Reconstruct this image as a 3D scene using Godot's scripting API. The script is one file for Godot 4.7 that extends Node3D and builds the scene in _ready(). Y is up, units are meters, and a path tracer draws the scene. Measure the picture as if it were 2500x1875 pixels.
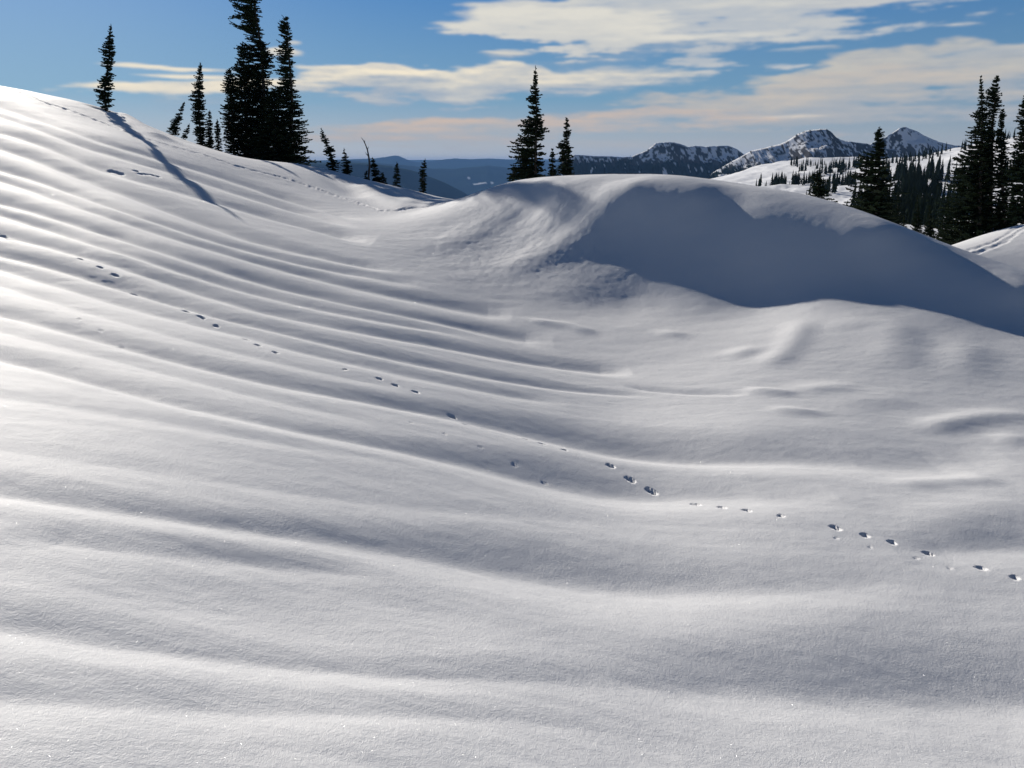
extends Node3D
# A wind-rippled snow slope and a snow mound in low winter sun, firs on the crests, forested hills and snowy peaks beyond.
# x to the right, y up, the view runs along -z; d is the distance ahead (-z). Heights are relative to the eye.

const SUN_AZ := 32.0      # degrees left of the view axis
const SUN_EL := 20.4
const LEFT := "fir trees along the crest of the left slope"
const MOUND := "fir trees behind the snow mound"
const RIGHT := "tall firs at the right edge of the photo"
const HOLLOW := "shaded firs in the hollow beside the twin pair"

var rng := RandomNumberGenerator.new()
var mutex := Mutex.new()


func _ready() -> void:
	set_camera()
	set_sky()
	set_sun()
	prepare_ground()
	build_snow()
	build_crystals()
	build_valley()
	build_ranges()
	build_forest()
	near_firs()
	build_snag()


func set_camera() -> void:
	var cam := Camera3D.new()
	cam.name = "camera"
	cam.fov = 50.0
	cam.near = 0.05
	cam.far = 80000.0
	cam.rotation_degrees = Vector3(-15.1, 0, 0)
	add_child(cam)


func set_sun() -> void:
	var sun := DirectionalLight3D.new()
	sun.name = "sun"
	sun.light_color = Color(1.0, 0.97, 0.925)
	sun.light_energy = 1.6
	sun.light_angular_distance = 0.5
	sun.shadow_enabled = true
	sun.rotation_degrees = Vector3(-SUN_EL, 180.0 + SUN_AZ, 0)
	add_child(sun)


# ------------------------------------------------------------------ sky
const SKY_W := 4096
const SKY_H := 2048
var sky_rows: Array = []
var cloud_noise := FastNoiseLite.new()
var wisp_noise := FastNoiseLite.new()
var clouds: Array = []   # each: azimuth, height, half length, half height, tilt, density, lit colour, body colour, softness


func set_sky() -> void:
	var env := Environment.new()
	env.background_mode = Environment.BG_SKY
	env.tonemap_mode = Environment.TONE_MAPPER_LINEAR
	env.tonemap_exposure = 1.12
	env.sdfgi_enabled = true
	env.ssao_enabled = true
	env.ssil_enabled = true
	env.fog_enabled = true
	env.fog_density = 0.000027
	env.fog_light_color = Color(0.24, 0.50, 1.0).linear_to_srgb()
	cloud_noise.seed = 5
	cloud_noise.noise_type = FastNoiseLite.TYPE_SIMPLEX_SMOOTH
	cloud_noise.frequency = 1.0
	cloud_noise.fractal_octaves = 5
	cloud_noise.fractal_gain = 0.52
	wisp_noise.seed = 9
	wisp_noise.noise_type = FastNoiseLite.TYPE_SIMPLEX_SMOOTH
	wisp_noise.frequency = 1.0
	wisp_noise.fractal_octaves = 4
	list_clouds()
	sky_rows.resize(64)
	var job := WorkerThreadPool.add_group_task(sky_band, 64)
	WorkerThreadPool.wait_for_group_task_completion(job)
	var all := PackedFloat32Array()
	for band in sky_rows:
		all.append_array(band)
	sky_rows.clear()
	var im := Image.create_from_data(SKY_W, SKY_H, false, Image.FORMAT_RGBF, all.to_byte_array())
	var pano := PanoramaSkyMaterial.new()
	pano.panorama = ImageTexture.create_from_image(im)
	env.sky = Sky.new()
	env.sky.sky_material = pano
	var we := WorldEnvironment.new()
	we.name = "world_environment"
	we.environment = env
	add_child(we)


func cloud(az: float, el: float, hx: float, hy: float, tilt: float, dens: float, lit: Color, body: Color, soft := 0.35) -> void:
	clouds.append([az, el, hx, hy, tilt, dens, Vector3(lit.r, lit.g, lit.b), Vector3(body.r, body.g, body.b), soft])


func list_clouds() -> void:
	var cream := Color(0.83, 0.74, 0.58)
	var white := Color(0.66, 0.64, 0.58)
	var grey := Color(0.36, 0.41, 0.47)
	var blue := Color(0.27, 0.36, 0.48)
	var rose := Color(0.56, 0.45, 0.38)
	var dusk := Color(0.38, 0.40, 0.43)
	# the long pale sheet at the upper right, with its veil
	cloud(12.5, 9.6, 18.0, 2.6, 0.035, 0.95, Color(0.60, 0.59, 0.55), Color(0.45, 0.48, 0.51), 0.32)
	cloud(4.0, 8.4, 8.0, 1.4, -0.03, 0.97, white, Color(0.56, 0.56, 0.54), 0.25)
	cloud(25.0, 10.6, 12.0, 1.4, 0.16, 1.0, Color(0.58, 0.58, 0.55), Color(0.46, 0.48, 0.50), 0.4)
	cloud(11.0, 7.4, 9.0, 0.9, 0.03, 0.75, white, grey, 0.6)
	cloud(5.0, 6.2, 4.5, 1.3, 0.12, 0.45, grey, blue, 0.9)
	# small puffs
	cloud(-0.5, 6.7, 2.2, 0.32, 0.03, 0.9, cream, grey, 0.5)
	cloud(-14.4, 6.7, 1.3, 0.26, 0.04, 0.85, cream, grey, 0.5)
	cloud(-13.9, 7.2, 0.6, 0.14, 0.02, 0.7, cream, grey, 0.6)
	# the middle cloud bank left of the centre
	cloud(-9.5, 5.6, 5.0, 0.8, 0.0, 0.95, cream, grey, 0.3)
	cloud(-5.0, 5.1, 10.5, 1.15, 0.015, 0.95, cream, grey, 0.3)
	cloud(5.0, 5.4, 8.0, 0.8, 0.03, 0.9, Color(0.72, 0.66, 0.55), grey, 0.45)
	cloud(-8.0, 4.4, 9.0, 1.0, 0.0, 0.55, grey, blue, 0.8)
	cloud(2.0, 4.7, 6.0, 0.7, 0.0, 0.4, grey, blue, 0.8)
	# thin streaks at the left
	cloud(-21.0, 5.5, 4.5, 0.16, -0.02, 0.9, cream, cream, 0.5)
	cloud(-20.0, 5.05, 4.0, 0.17, 0.0, 0.9, cream, cream, 0.5)
	cloud(-20.5, 4.5, 7.5, 0.42, 0.05, 0.97, cream, cream.lerp(grey, 0.4), 0.4)
	cloud(-18.5, 3.8, 6.0, 0.7, 0.0, 0.5, grey, blue, 0.8)
	# the wide grey sheet at the right
	cloud(25.0, 4.7, 16.0, 2.4, 0.075, 0.97, Color(0.50, 0.48, 0.44), Color(0.33, 0.37, 0.42), 0.32)
	cloud(18.0, 3.8, 14.0, 1.7, 0.05, 0.9, Color(0.50, 0.46, 0.42), Color(0.36, 0.39, 0.42), 0.35)
	cloud(31.0, 6.2, 8.0, 0.55, 0.03, 0.8, Color(0.46, 0.47, 0.47), Color(0.33, 0.38, 0.44), 0.6)
	cloud(20.0, 2.9, 14.0, 0.9, 0.0, 0.7, dusk, Color(0.30, 0.35, 0.41), 0.7)
	cloud(18.0, 6.7, 3.0, 0.14, 0.05, 0.6, white, grey, 0.6)
	cloud(16.0, 2.75, 4.6, 0.13, 0.02, 0.85, Color(0.70, 0.62, 0.52), grey, 0.6)
	cloud(19.5, 1.55, 2.4, 0.10, 0.03, 0.85, Color(0.66, 0.50, 0.36), dusk, 0.6)
	# rose bands near the skyline
	cloud(-4.0, 2.1, 12.0, 0.75, 0.015, 0.9, rose, dusk, 0.4)
	cloud(6.0, 2.6, 13.0, 0.85, 0.04, 0.9, rose, dusk, 0.4)
	cloud(-6.0, 1.5, 10.0, 0.4, 0.0, 0.6, Color(0.50, 0.42, 0.38), dusk, 0.7)
	cloud(4.0, 1.1, 14.0, 0.4, 0.0, 0.5, Color(0.46, 0.42, 0.40), dusk, 0.8)
	# and the same kind of sky all the way round
	var r := RandomNumberGenerator.new()
	r.seed = 71
	for i in 90:
		var az := r.randf_range(46.0, 314.0)
		var el := 1.2 + 17.0 * pow(r.randf(), 1.4)
		var hx := r.randf_range(3.0, 14.0)
		var low := clampf(1.0 - el / 6.0, 0.0, 1.0)
		cloud(az, el, hx, hx * r.randf_range(0.05, 0.13), r.randf_range(-0.04, 0.08), r.randf_range(0.5, 0.95), white.lerp(rose, low), grey.lerp(dusk, low), r.randf_range(0.4, 0.7))


func air(az: float, el: float) -> Vector3:
	# clear air: pale towards the horizon, deep blue overhead, brighter round the sun
	var e := maxf(el, 0.0)
	var low := Vector3(0.56, 0.56, 0.56)
	var four := Vector3(0.20, 0.385, 0.56)
	var ten := Vector3(0.088, 0.258, 0.55)
	var top := Vector3(0.020, 0.050, 0.135)
	var c: Vector3
	if e < 4.0:
		c = low.lerp(four, e / 4.0)
	elif e < 10.0:
		c = four.lerp(ten, (e - 4.0) / 6.0)
	else:
		c = ten.lerp(top, 1.0 - pow(1.0 - (e - 10.0) / 80.0, 6.0))
	var da := deg_to_rad(az + SUN_AZ)
	var cs := sin(deg_to_rad(e)) * sin(deg_to_rad(SUN_EL)) + cos(deg_to_rad(e)) * cos(deg_to_rad(SUN_EL)) * cos(da)
	var toward := 0.5 + 0.5 * cs
	c *= 0.58 + 0.50 * toward * toward
	c *= 0.83
	var g := exp((cs - 1.0) * 22.0)
	c += Vector3(0.16, 0.155, 0.13) * g
	return c


func sky_band(n: int) -> void:
	var rows := SKY_H / 64
	var out := PackedFloat32Array()
	out.resize(rows * SKY_W * 3)
	var k := 0
	for j in rows:
		var el := 90.0 - (n * rows + j + 0.5) / SKY_H * 180.0
		var near := []
		for c in clouds:
			if absf(el - c[1]) < c[3] * 2.2 + absf(c[4]) * c[2] * 1.6 + 0.5:
				near.append(c)
		for i in SKY_W:
			var az := (i + 0.5) / SKY_W * 360.0
			var sa := az if az < 180.0 else az - 360.0
			var col := air(sa, el)
			var ca := cos(deg_to_rad(az))
			var sn := sin(deg_to_rad(az))
			if el > -1.0 and not near.is_empty():
				var wx := 99.0
				var wy := 0.0
				var fine := 0.0
				for c in near:
					var da: float = az - c[0]
					if da > 180.0: da -= 360.0
					if da < -180.0: da += 360.0
					if absf(da) > c[2] * 1.5:
						continue
					if wx > 90.0:
						wx = cloud_noise.get_noise_3d(ca * 5.7, el * 0.7, sn * 5.7)
						wy = wisp_noise.get_noise_3d(ca * 7.4, el * 0.5 + 50.0, sn * 7.4)
						fine = wisp_noise.get_noise_3d(ca * 6.3, el * 1.7 + 9.0, sn * 6.3) + 0.42 * cloud_noise.get_noise_3d(ca * 38.0, el * 3.4 + 31.0, sn * 38.0)
					var u: float = (da + wx * c[2] * 0.28) / c[2]
					var v: float = (el - c[1] - c[4] * da) / c[3] + wy * 0.9 + fine * 0.3
					# flat and clear-cut above, fading below
					var vv: float = v * 1.15 if v > 0.0 else v * 0.8
					var q: float = 1.0 - u * u - vv * vv
					q += fine * 0.45 + wx * 0.24
					var a: float = smoothstep(0.0, c[8] * 2.0, q) * c[5]
					if a <= 0.0:
						continue
					var rim: float = clampf(0.45 + 0.6 * v + fine * 0.6 + wx * 0.3, 0.0, 1.0)
					col = col.lerp((c[7] as Vector3).lerp(c[6], rim), a)
			out[k] = col.x
			out[k + 1] = col.y
			out[k + 2] = col.z
			k += 3
	mutex.lock()
	sky_rows[n] = out
	mutex.unlock()


# ------------------------------------------------------------------ small helpers
func tag(o: Node, label: String, category: String, group := "") -> void:
	o.set_meta("label", label)
	o.set_meta("category", category)
	if group:
		o.set_meta("group", group)


func put(called: String, mesh: Mesh, mat: Material, parent: Node = self) -> MeshInstance3D:
	var o := MeshInstance3D.new()
	o.name = called
	o.mesh = mesh
	o.material_override = mat
	parent.add_child(o, true)
	return o


func matte(linear: Color, rough := 0.9) -> StandardMaterial3D:
	var m := StandardMaterial3D.new()
	m.albedo_color = linear.linear_to_srgb()
	m.roughness = rough
	return m


# ------------------------------------------------------------------ the snow slope
const GX0 := -80.0
const GD0 := -16.0
const GS := 0.5
const GNX := 321
const GND := 200
var gp: Array[Vector3] = []       # x, d, height that the smooth ground runs through
var tps := PackedFloat64Array()
var coarse := PackedFloat32Array()
const RX0 := -60.0
const RS := 0.25
const RN := 360
var ridge_d: Array[PackedFloat32Array] = []
var ridge_w: Array[PackedFloat32Array] = []
var ridge_a: Array[PackedFloat32Array] = []
var ridge_lo: Array[float] = []
var ridge_hi: Array[float] = []
var groove_from := 0
var lumps: Array = []
var paws: Array = []
var n_big := FastNoiseLite.new()
var n_mid := FastNoiseLite.new()
var n_small := FastNoiseLite.new()
const RIDGE_HEIGHT := 0.30


func pts(a: Array) -> void:
	for i in range(0, a.size(), 3):
		gp.append(Vector3(a[i], a[i + 1], a[i + 2]))


func spline_weights(p: Array[Vector3], stiff: float) -> PackedFloat64Array:
	# thin-plate spline through p.z over (p.x, p.y)
	var n := p.size()
	var m := n + 3
	var rows: Array = []
	for i in m:
		var row := PackedFloat64Array()
		row.resize(m + 1)
		if i < n:
			for j in n:
				var r2 := Vector2(p[i].x - p[j].x, p[i].y - p[j].y).length_squared()
				row[j] = 0.5 * r2 * log(r2) if r2 > 1e-12 else 0.0
			row[i] += stiff
			row[n] = 1.0
			row[n + 1] = p[i].x
			row[n + 2] = p[i].y
			row[m] = p[i].z
		else:
			for j in n:
				row[j] = 1.0 if i == n else p[j].x if i == n + 1 else p[j].y
		rows.append(row)
	for c in m:
		var best := c
		for i in range(c + 1, m):
			if absf(rows[i][c]) > absf(rows[best][c]):
				best = i
		var sw: PackedFloat64Array = rows[c]
		rows[c] = rows[best]
		rows[best] = sw
		var top: PackedFloat64Array = rows[c]
		for i in range(c + 1, m):
			var row: PackedFloat64Array = rows[i]
			var f := row[c] / top[c]
			if f != 0.0:
				for j in range(c, m + 1):
					row[j] -= f * top[j]
				rows[i] = row
	var out := PackedFloat64Array()
	out.resize(m)
	for i in range(m - 1, -1, -1):
		var row: PackedFloat64Array = rows[i]
		var s := row[m]
		for j in range(i + 1, m):
			s -= row[j] * out[j]
		out[i] = s / row[i]
	return out


func spline(p: Array[Vector3], w: PackedFloat64Array, x: float, y: float) -> float:
	var n := p.size()
	var s := w[n] + w[n + 1] * x + w[n + 2] * y
	for i in n:
		var dx := x - p[i].x
		var dy := y - p[i].y
		var r2 := dx * dx + dy * dy
		if r2 > 1e-12:
			s += w[i] * 0.5 * r2 * log(r2)
	return s


func ridge(strength: float, a: Array) -> void:
	var xs: Array[float] = []
	var ds: Array[float] = []
	var ws: Array[float] = []
	var ms: Array[float] = []
	for i in range(0, a.size(), 4):
		xs.append(a[i])
		ds.append(a[i + 1])
		ws.append(a[i + 2])
		ms.append(a[i + 3] * strength)
	lay(xs, ds, ws, ms, true)


func groove(a: Array) -> void:
	if groove_from == 0:
		groove_from = ridge_d.size()
	var xs: Array[float] = []
	var ds: Array[float] = []
	var ws: Array[float] = []
	var ms: Array[float] = []
	for i in range(0, a.size(), 2):
		xs.append(a[i])
		ds.append(a[i + 1])
		ws.append(0.13)
		ms.append(1.0)
	lay(xs, ds, ws, ms, false)


func lay(xs: Array[float], ds: Array[float], ws: Array[float], ms: Array[float], wind: bool) -> void:
	var n := xs.size()
	var rd := PackedFloat32Array()
	var rw := PackedFloat32Array()
	var ra := PackedFloat32Array()
	rd.resize(RN)
	rw.resize(RN)
	ra.resize(RN)
	var lo := 1e9
	var hi := -1e9
	var before := (ds[1] - ds[0]) / maxf(xs[1] - xs[0], 0.3)
	before = clampf(before, -0.7, 0.2)
	for i in RN:
		var x := RX0 + i * RS
		var d := 0.0
		var w := 0.3
		var m := 0.0
		if x < xs[0]:
			d = ds[0] + before * (x - xs[0])
			w = ws[0]
			m = ms[0] * clampf(1.0 - (xs[0] - x - 2.0) / 8.0, 0.0, 1.0) if wind else ms[0] * clampf(1.0 - (xs[0] - x) / 6.0, 0.0, 1.0)
		elif x >= xs[n - 1]:
			d = ds[n - 1]
			w = ws[n - 1]
			m = ms[n - 1] * clampf(1.0 - (x - xs[n - 1]) / 3.0, 0.0, 1.0)
		else:
			var k := 0
			while k < n - 2 and x >= xs[k + 1]:
				k += 1
			var t := (x - xs[k]) / maxf(xs[k + 1] - xs[k], 0.01)
			var a := maxi(k - 1, 0)
			var b := mini(k + 2, n - 1)
			d = cubic_interpolate(ds[k], ds[k + 1], ds[a], ds[b], t)
			w = lerpf(ws[k], ws[k + 1], t)
			m = lerpf(ms[k], ms[k + 1], smoothstep(0.0, 1.0, t))
		rd[i] = d
		rw[i] = w
		ra[i] = m
		if m != 0.0:
			lo = minf(lo, d - 3.0 * w)
			hi = maxf(hi, d + 3.5 * w)
	if wind:   # even out kinks and widths along the ridge
		for pass_ in 14:
			var d2 := rd.duplicate()
			var w2 := rw.duplicate()
			for i in range(1, RN - 1):
				d2[i] = (rd[i - 1] + 2.0 * rd[i] + rd[i + 1]) * 0.25
				w2[i] = (rw[i - 1] + 2.0 * rw[i] + rw[i + 1]) * 0.25
			rd = d2
			rw = w2
		# ridges that run nearly along the light stand higher
		for i in range(1, RN - 1):
			var slope := (rd[i + 1] - rd[i - 1]) / (2.0 * RS)
			var cross := absf(cos(deg_to_rad(SUN_AZ)) + sin(deg_to_rad(SUN_AZ)) * slope) / sqrt(1.0 + slope * slope)
			ra[i] *= clampf(0.8 / maxf(cross, 0.2), 0.8, 1.6)
	ridge_d.append(rd)
	ridge_w.append(rw)
	ridge_a.append(ra)
	ridge_lo.append(lo)
	ridge_hi.append(hi)


func lump(w: float, amp: float, a: Array) -> void:
	# soft heaps strung along a line
	var p := PackedVector2Array()
	var lo := Vector2(1e9, 1e9)
	var hi := -lo
	for i in range(0, a.size() - 2, 2):
		var u := Vector2(a[i], a[i + 1])
		var v := Vector2(a[i + 2], a[i + 3])
		var n := maxi(1, int(u.distance_to(v) / (w * 0.6)))
		for k in n:
			p.append(u.lerp(v, (k + 0.5) / n))
	for q in p:
		lo = lo.min(q)
		hi = hi.max(q)
	if p.size() > 0:
		lumps.append([p, w, amp * 0.36, lo - Vector2.ONE * w * 2.7, hi + Vector2.ONE * w * 2.7])


func paw(x: float, d: float, hx: float, hd: float, w: float, deep: float) -> void:
	var along := Vector2(hx, hd)
	paws.append([Vector2(x, d), along.normalized(), along.length() * 1.05, w * 1.15, deep])


func prepare_ground() -> void:
	ground_points()
	tps = spline_weights(gp, 0.02)
	coarse.resize(GNX * GND)
	var parts: Array = []
	parts.resize(GND)
	coarse_rows = parts
	var job := WorkerThreadPool.add_group_task(coarse_row, GND)
	WorkerThreadPool.wait_for_group_task_completion(job)
	coarse = PackedFloat32Array()
	for p in coarse_rows:
		coarse.append_array(p)
	wind_ridges()
	old_tracks()
	snow_lumps()
	animal_tracks()
	n_big.seed = 3
	n_big.frequency = 0.22
	n_big.fractal_octaves = 3
	n_mid.seed = 4
	n_mid.frequency = 1.3
	n_mid.fractal_octaves = 3
	n_small.seed = 6
	n_small.frequency = 6.0
	n_small.fractal_octaves = 3


var coarse_rows: Array = []


func coarse_row(j: int) -> void:
	var out := PackedFloat32Array()
	out.resize(GNX)
	var d := GD0 + j * GS
	for i in GNX:
		out[i] = spline(gp, tps, GX0 + i * GS, d)
	mutex.lock()
	coarse_rows[j] = out
	mutex.unlock()


func coarse_line(d: float) -> PackedFloat32Array:
	# the smooth ground along x at one d
	var f := clampf((d - GD0) / GS, 1.0, GND - 3.001)
	var j := int(f)
	var t := f - j
	var out := PackedFloat32Array()
	out.resize(GNX)
	for i in GNX:
		out[i] = cubic_interpolate(coarse[j * GNX + i], coarse[(j + 1) * GNX + i], coarse[(j - 1) * GNX + i], coarse[(j + 2) * GNX + i], t)
	return out


func on_line(line: PackedFloat32Array, x: float) -> float:
	var f := clampf((x - GX0) / GS, 1.0, GNX - 3.001)
	var i := int(f)
	return cubic_interpolate(line[i], line[i + 1], line[i - 1], line[i + 2], f - i)


func ground_at(x: float, d: float) -> float:
	return on_line(coarse_line(d), x)


var row_d := PackedFloat32Array()
var col_a := PackedFloat32Array()
var snow_rows: Array = []
var snow_normals: Array = []


func snow_row(j: int) -> void:
	var d := row_d[j]
	var wide := sqrt(d * d + 9.0)
	var nc := col_a.size()
	var line := coarse_line(d)
	var xs := PackedFloat32Array()
	var hs := PackedFloat32Array()
	xs.resize(nc)
	hs.resize(nc)
	for i in nc:
		var x := col_a[i] * wide
		xs[i] = x
		var h := on_line(line, x)
		h += n_big.get_noise_2d(x * 0.8, d * 1.2) * 0.018
		h += n_mid.get_noise_2d(x * 0.7, d * 1.5) * 0.006
		h += n_small.get_noise_2d(x * 0.8, d * 1.4) * 0.0016
		# wind crust on the near face of the mound
		var cx := (x - 0.2) / 3.2
		var cd := (d - 21.0) / 3.4
		var crust := exp(-cx * cx - cd * cd)
		if crust > 0.02:
			h += crust * (n_small.get_noise_2d(x * 0.55 + d * 0.2, d * 0.7) * 0.009 + n_mid.get_noise_2d(x * 1.1, d * 1.1) * 0.012)
		hs[i] = h
	# wind ridges
	for r in ridge_d.size():
		if d < ridge_lo[r] or d > ridge_hi[r]:
			continue
		var rd := ridge_d[r]
		var rw := ridge_w[r]
		var ra := ridge_a[r]
		var track := groove_from > 0 and r >= groove_from
		for i in nc:
			var f := (xs[i] - RX0) / RS
			if f < 1.0 or f > RN - 3.0:
				continue
			var k := int(f)
			var t := f - k
			var m := lerpf(ra[k], ra[k + 1], t)
			if m == 0.0:
				continue
			var w := lerpf(rw[k], rw[k + 1], t)
			var s := (d - cubic_interpolate(rd[k], rd[k + 1], rd[k - 1], rd[k + 2], t)) / w
			if track:
				var rough := n_small.get_noise_2d(xs[i] * 0.6, d * 0.6)
				s += rough * 1.2
				if absf(s) < 2.5:
					hs[i] += m * (-0.034 * exp(-s * s) * (0.8 + rough) + 0.010 * exp(-(absf(s) - 1.4) * (absf(s) - 1.4) * 4.0) * (1.0 + 2.0 * rough))
				continue
			# rounded backs that meet in sharp troughs: the far side of a trough is the slope turned to the camera
			s += 0.35 + n_big.get_noise_2d(xs[i] * 1.1, d * 0.3 + r * 17.0) * 0.12
			s /= 1.55 if s > 0.0 else 1.45
			var e := 1.0 - sqrt(s * s + 0.028)
			if e > 0.0:
				hs[i] -= m * RIDGE_HEIGHT * w * e * e * (1.0 + 0.12 * n_big.get_noise_2d(xs[i] * 0.8 + 40.0, d * 0.2 + r * 9.0))
	for c in lumps:
		var lo: Vector2 = c[3]
		var hi: Vector2 = c[4]
		if d < lo.y or d > hi.y:
			continue
		var spots_: PackedVector2Array = c[0]
		var w2: float = c[1] * c[1]
		for i in nc:
			if xs[i] < lo.x or xs[i] > hi.x:
				continue
			var here := Vector2(xs[i], d)
			var sum := 0.0
			for q in spots_:
				var e := (here - q).length_squared() / w2
				if e < 7.0:
					sum += exp(-e)
			hs[i] += c[2] * sum
	# paw prints, pressed in with a small rim
	for c in paws:
		var p: Vector2 = c[0]
		var reach: float = c[2] * 2.0
		if absf(d - p.y) > reach:
			continue
		var u: Vector2 = c[1]
		for i in nc:
			if absf(xs[i] - p.x) > reach:
				continue
			var v := Vector2(xs[i], d) - p
			var a: float = v.dot(u) / c[2]
			var b: float = v.dot(Vector2(-u.y, u.x)) / c[3]
			var e := sqrt(a * a + b * b)
			if e < 2.0:
				var deep: float = clampf(c[3] * 1.1, 0.018, 0.06) * c[4]
				hs[i] -= deep * (1.0 - smoothstep(0.7, 1.05, e))
	var out := PackedVector3Array()
	out.resize(nc)
	for i in nc:
		out[i] = Vector3(xs[i], hs[i], -d)
	mutex.lock()
	snow_rows[j] = out
	mutex.unlock()


func snow_normal_row(j: int) -> void:
	var here: PackedVector3Array = snow_rows[j]
	var far: PackedVector3Array = snow_rows[mini(j + 1, snow_rows.size() - 1)]
	var close: PackedVector3Array = snow_rows[maxi(j - 1, 0)]
	var nc := here.size()
	var out := PackedVector3Array()
	out.resize(nc)
	for i in nc:
		var across := here[mini(i + 1, nc - 1)] - here[maxi(i - 1, 0)]
		var ahead := far[i] - close[i]
		out[i] = across.cross(ahead).normalized()
	mutex.lock()
	snow_normals[j] = out
	mutex.unlock()


func build_snow() -> void:
	# rows close together where they are seen close together
	var d := -12.0
	while d < 1.2:
		row_d.append(d)
		d += clampf((1.3 - d) * 0.2, 0.02, 1.2)
	while d < 76.0:
		row_d.append(d)
		d += maxf(d * d / 900.0, 0.006) if d < 5.2 else 0.031 if d < 14.0 else 0.075 if d < 27.0 else 0.1 if d < 41.0 else 1.0
	var n := 930
	for i in n:
		var s := 2.0 * i / (n - 1.0) - 1.0
		col_a.append(0.70 * s + 0.45 * pow(absf(s), 7.0) * signf(s))
	var nr := row_d.size()
	snow_rows.resize(nr)
	snow_normals.resize(nr)
	var job := WorkerThreadPool.add_group_task(snow_row, nr)
	WorkerThreadPool.wait_for_group_task_completion(job)
	job = WorkerThreadPool.add_group_task(snow_normal_row, nr)
	WorkerThreadPool.wait_for_group_task_completion(job)
	var mesh := sheet(snow_rows, snow_normals, 1.0 / 1.7, PackedColorArray())
	print("snow: ", nr, " rows, ", nr * n * 2, " triangles")
	snow_normals.clear()
	var o := put("snow_ground", mesh, snow_material())
	o.set_meta("kind", "structure")
	o.set_meta("label", "wind rippled snow slope and mound crossed by a line of paw prints")


func build_crystals() -> void:
	# loose ice crystals on the surface; those that lie right throw a glint
	var r := RandomNumberGenerator.new()
	r.seed = 44
	var n := 220000
	var mm := MultiMesh.new()
	mm.transform_format = MultiMesh.TRANSFORM_3D
	mm.mesh = raw(PackedVector3Array([Vector3(-0.5, 0, -0.4), Vector3(0.5, 0, -0.4), Vector3(0, 0, 0.55)]), PackedColorArray())
	mm.instance_count = n
	for i in n:
		var j := 0
		while row_d[j] < 1.7:
			j = r.randi_range(0, row_d.size() - 1)
			if row_d[j] > 24.0:
				j = 0
		var row: PackedVector3Array = snow_rows[j]
		var p := row[r.randi_range(20, row.size() - 21)]
		var size := r.randf_range(0.0004, 0.0009) * (1.0 + -p.z * 0.16)
		var b := Basis.from_euler(Vector3(r.randfn(0.0, 0.5), r.randf() * TAU, r.randfn(0.0, 0.5))).scaled(Vector3.ONE * size)
		mm.set_instance_transform(i, Transform3D(b, p + Vector3(0, size * 0.6, 0)))
	var m := matte(Color(0.9, 0.92, 0.95), 0.32)
	m.metallic = 0.9
	var o := MultiMeshInstance3D.new()
	o.name = "ice_crystals"
	o.multimesh = mm
	o.material_override = m
	o.set_meta("kind", "stuff")
	o.set_meta("label", "loose ice crystals glinting on the snow surface")
	add_child(o, true)


func sheet(rows: Array, normals: Array, per_metre: float, colors: PackedColorArray) -> ArrayMesh:
	var nr := rows.size()
	var nc: int = rows[0].size()
	var v := PackedVector3Array()
	var nn := PackedVector3Array()
	for j in nr:
		v.append_array(rows[j])
		nn.append_array(normals[j])
	var uv := PackedVector2Array()
	uv.resize(v.size())
	if per_metre > 0.0:
		for i in v.size():
			uv[i] = Vector2(v[i].x, v[i].z) * per_metre
	var ix := PackedInt32Array()
	ix.resize((nr - 1) * (nc - 1) * 6)
	var k := 0
	for j in nr - 1:
		for i in nc - 1:
			var a := j * nc + i
			ix[k] = a
			ix[k + 1] = a + nc
			ix[k + 2] = a + 1
			ix[k + 3] = a + 1
			ix[k + 4] = a + nc
			ix[k + 5] = a + nc + 1
			k += 6
	var arrays := []
	arrays.resize(Mesh.ARRAY_MAX)
	arrays[Mesh.ARRAY_VERTEX] = v
	arrays[Mesh.ARRAY_NORMAL] = nn
	arrays[Mesh.ARRAY_TEX_UV] = uv
	if colors.size():
		arrays[Mesh.ARRAY_COLOR] = colors
	arrays[Mesh.ARRAY_INDEX] = ix
	var mesh := ArrayMesh.new()
	mesh.add_surface_from_arrays(Mesh.PRIMITIVE_TRIANGLES, arrays)
	return mesh


const GRAIN := 1024


func tile(seed_: int, cell: float, octaves: int) -> PackedByteArray:
	var n := FastNoiseLite.new()
	n.seed = seed_
	n.noise_type = FastNoiseLite.TYPE_SIMPLEX_SMOOTH
	n.frequency = 1.0 / cell
	n.fractal_octaves = octaves
	var im := n.get_seamless_image(GRAIN, GRAIN)
	im.convert(Image.FORMAT_L8)
	return im.get_data()


func snow_material() -> StandardMaterial3D:
	# relief of the surface, 2.4 m a side: scaly wind texture over crystal grain
	var a := tile(21, 70.0, 3)
	var b := tile(22, 17.0, 3)
	var r := RandomNumberGenerator.new()
	r.seed = 12
	var bytes := PackedByteArray()
	bytes.resize(GRAIN * GRAIN)
	for i in bytes.size():
		bytes[i] = int(clampf(a[i] * 0.28 + b[i] * 0.3 + r.randf() * 105.0, 0.0, 255.0))
	var im := Image.create_from_data(GRAIN, GRAIN, false, Image.FORMAT_L8, bytes)
	var m := matte(Color(0.75, 0.755, 0.765), 0.72)
	m.heightmap_enabled = true
	m.heightmap_texture = ImageTexture.create_from_image(im)
	m.heightmap_scale = 0.5
	m.metallic_specular = 0.4
	return m


# ------------------------------------------------------------------ the valley beyond
var vp: Array[Vector3] = []
var vw := PackedFloat64Array()
var valley_rows: Array = []
var valley_d := PackedFloat32Array()
var n_hill := FastNoiseLite.new()


func vpts(a: Array) -> void:
	for i in range(0, a.size(), 3):
		var d := float(a[i + 1])
		vp.append(Vector3(a[i] / d * 2.2, log(d), a[i + 2] / d))


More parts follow.
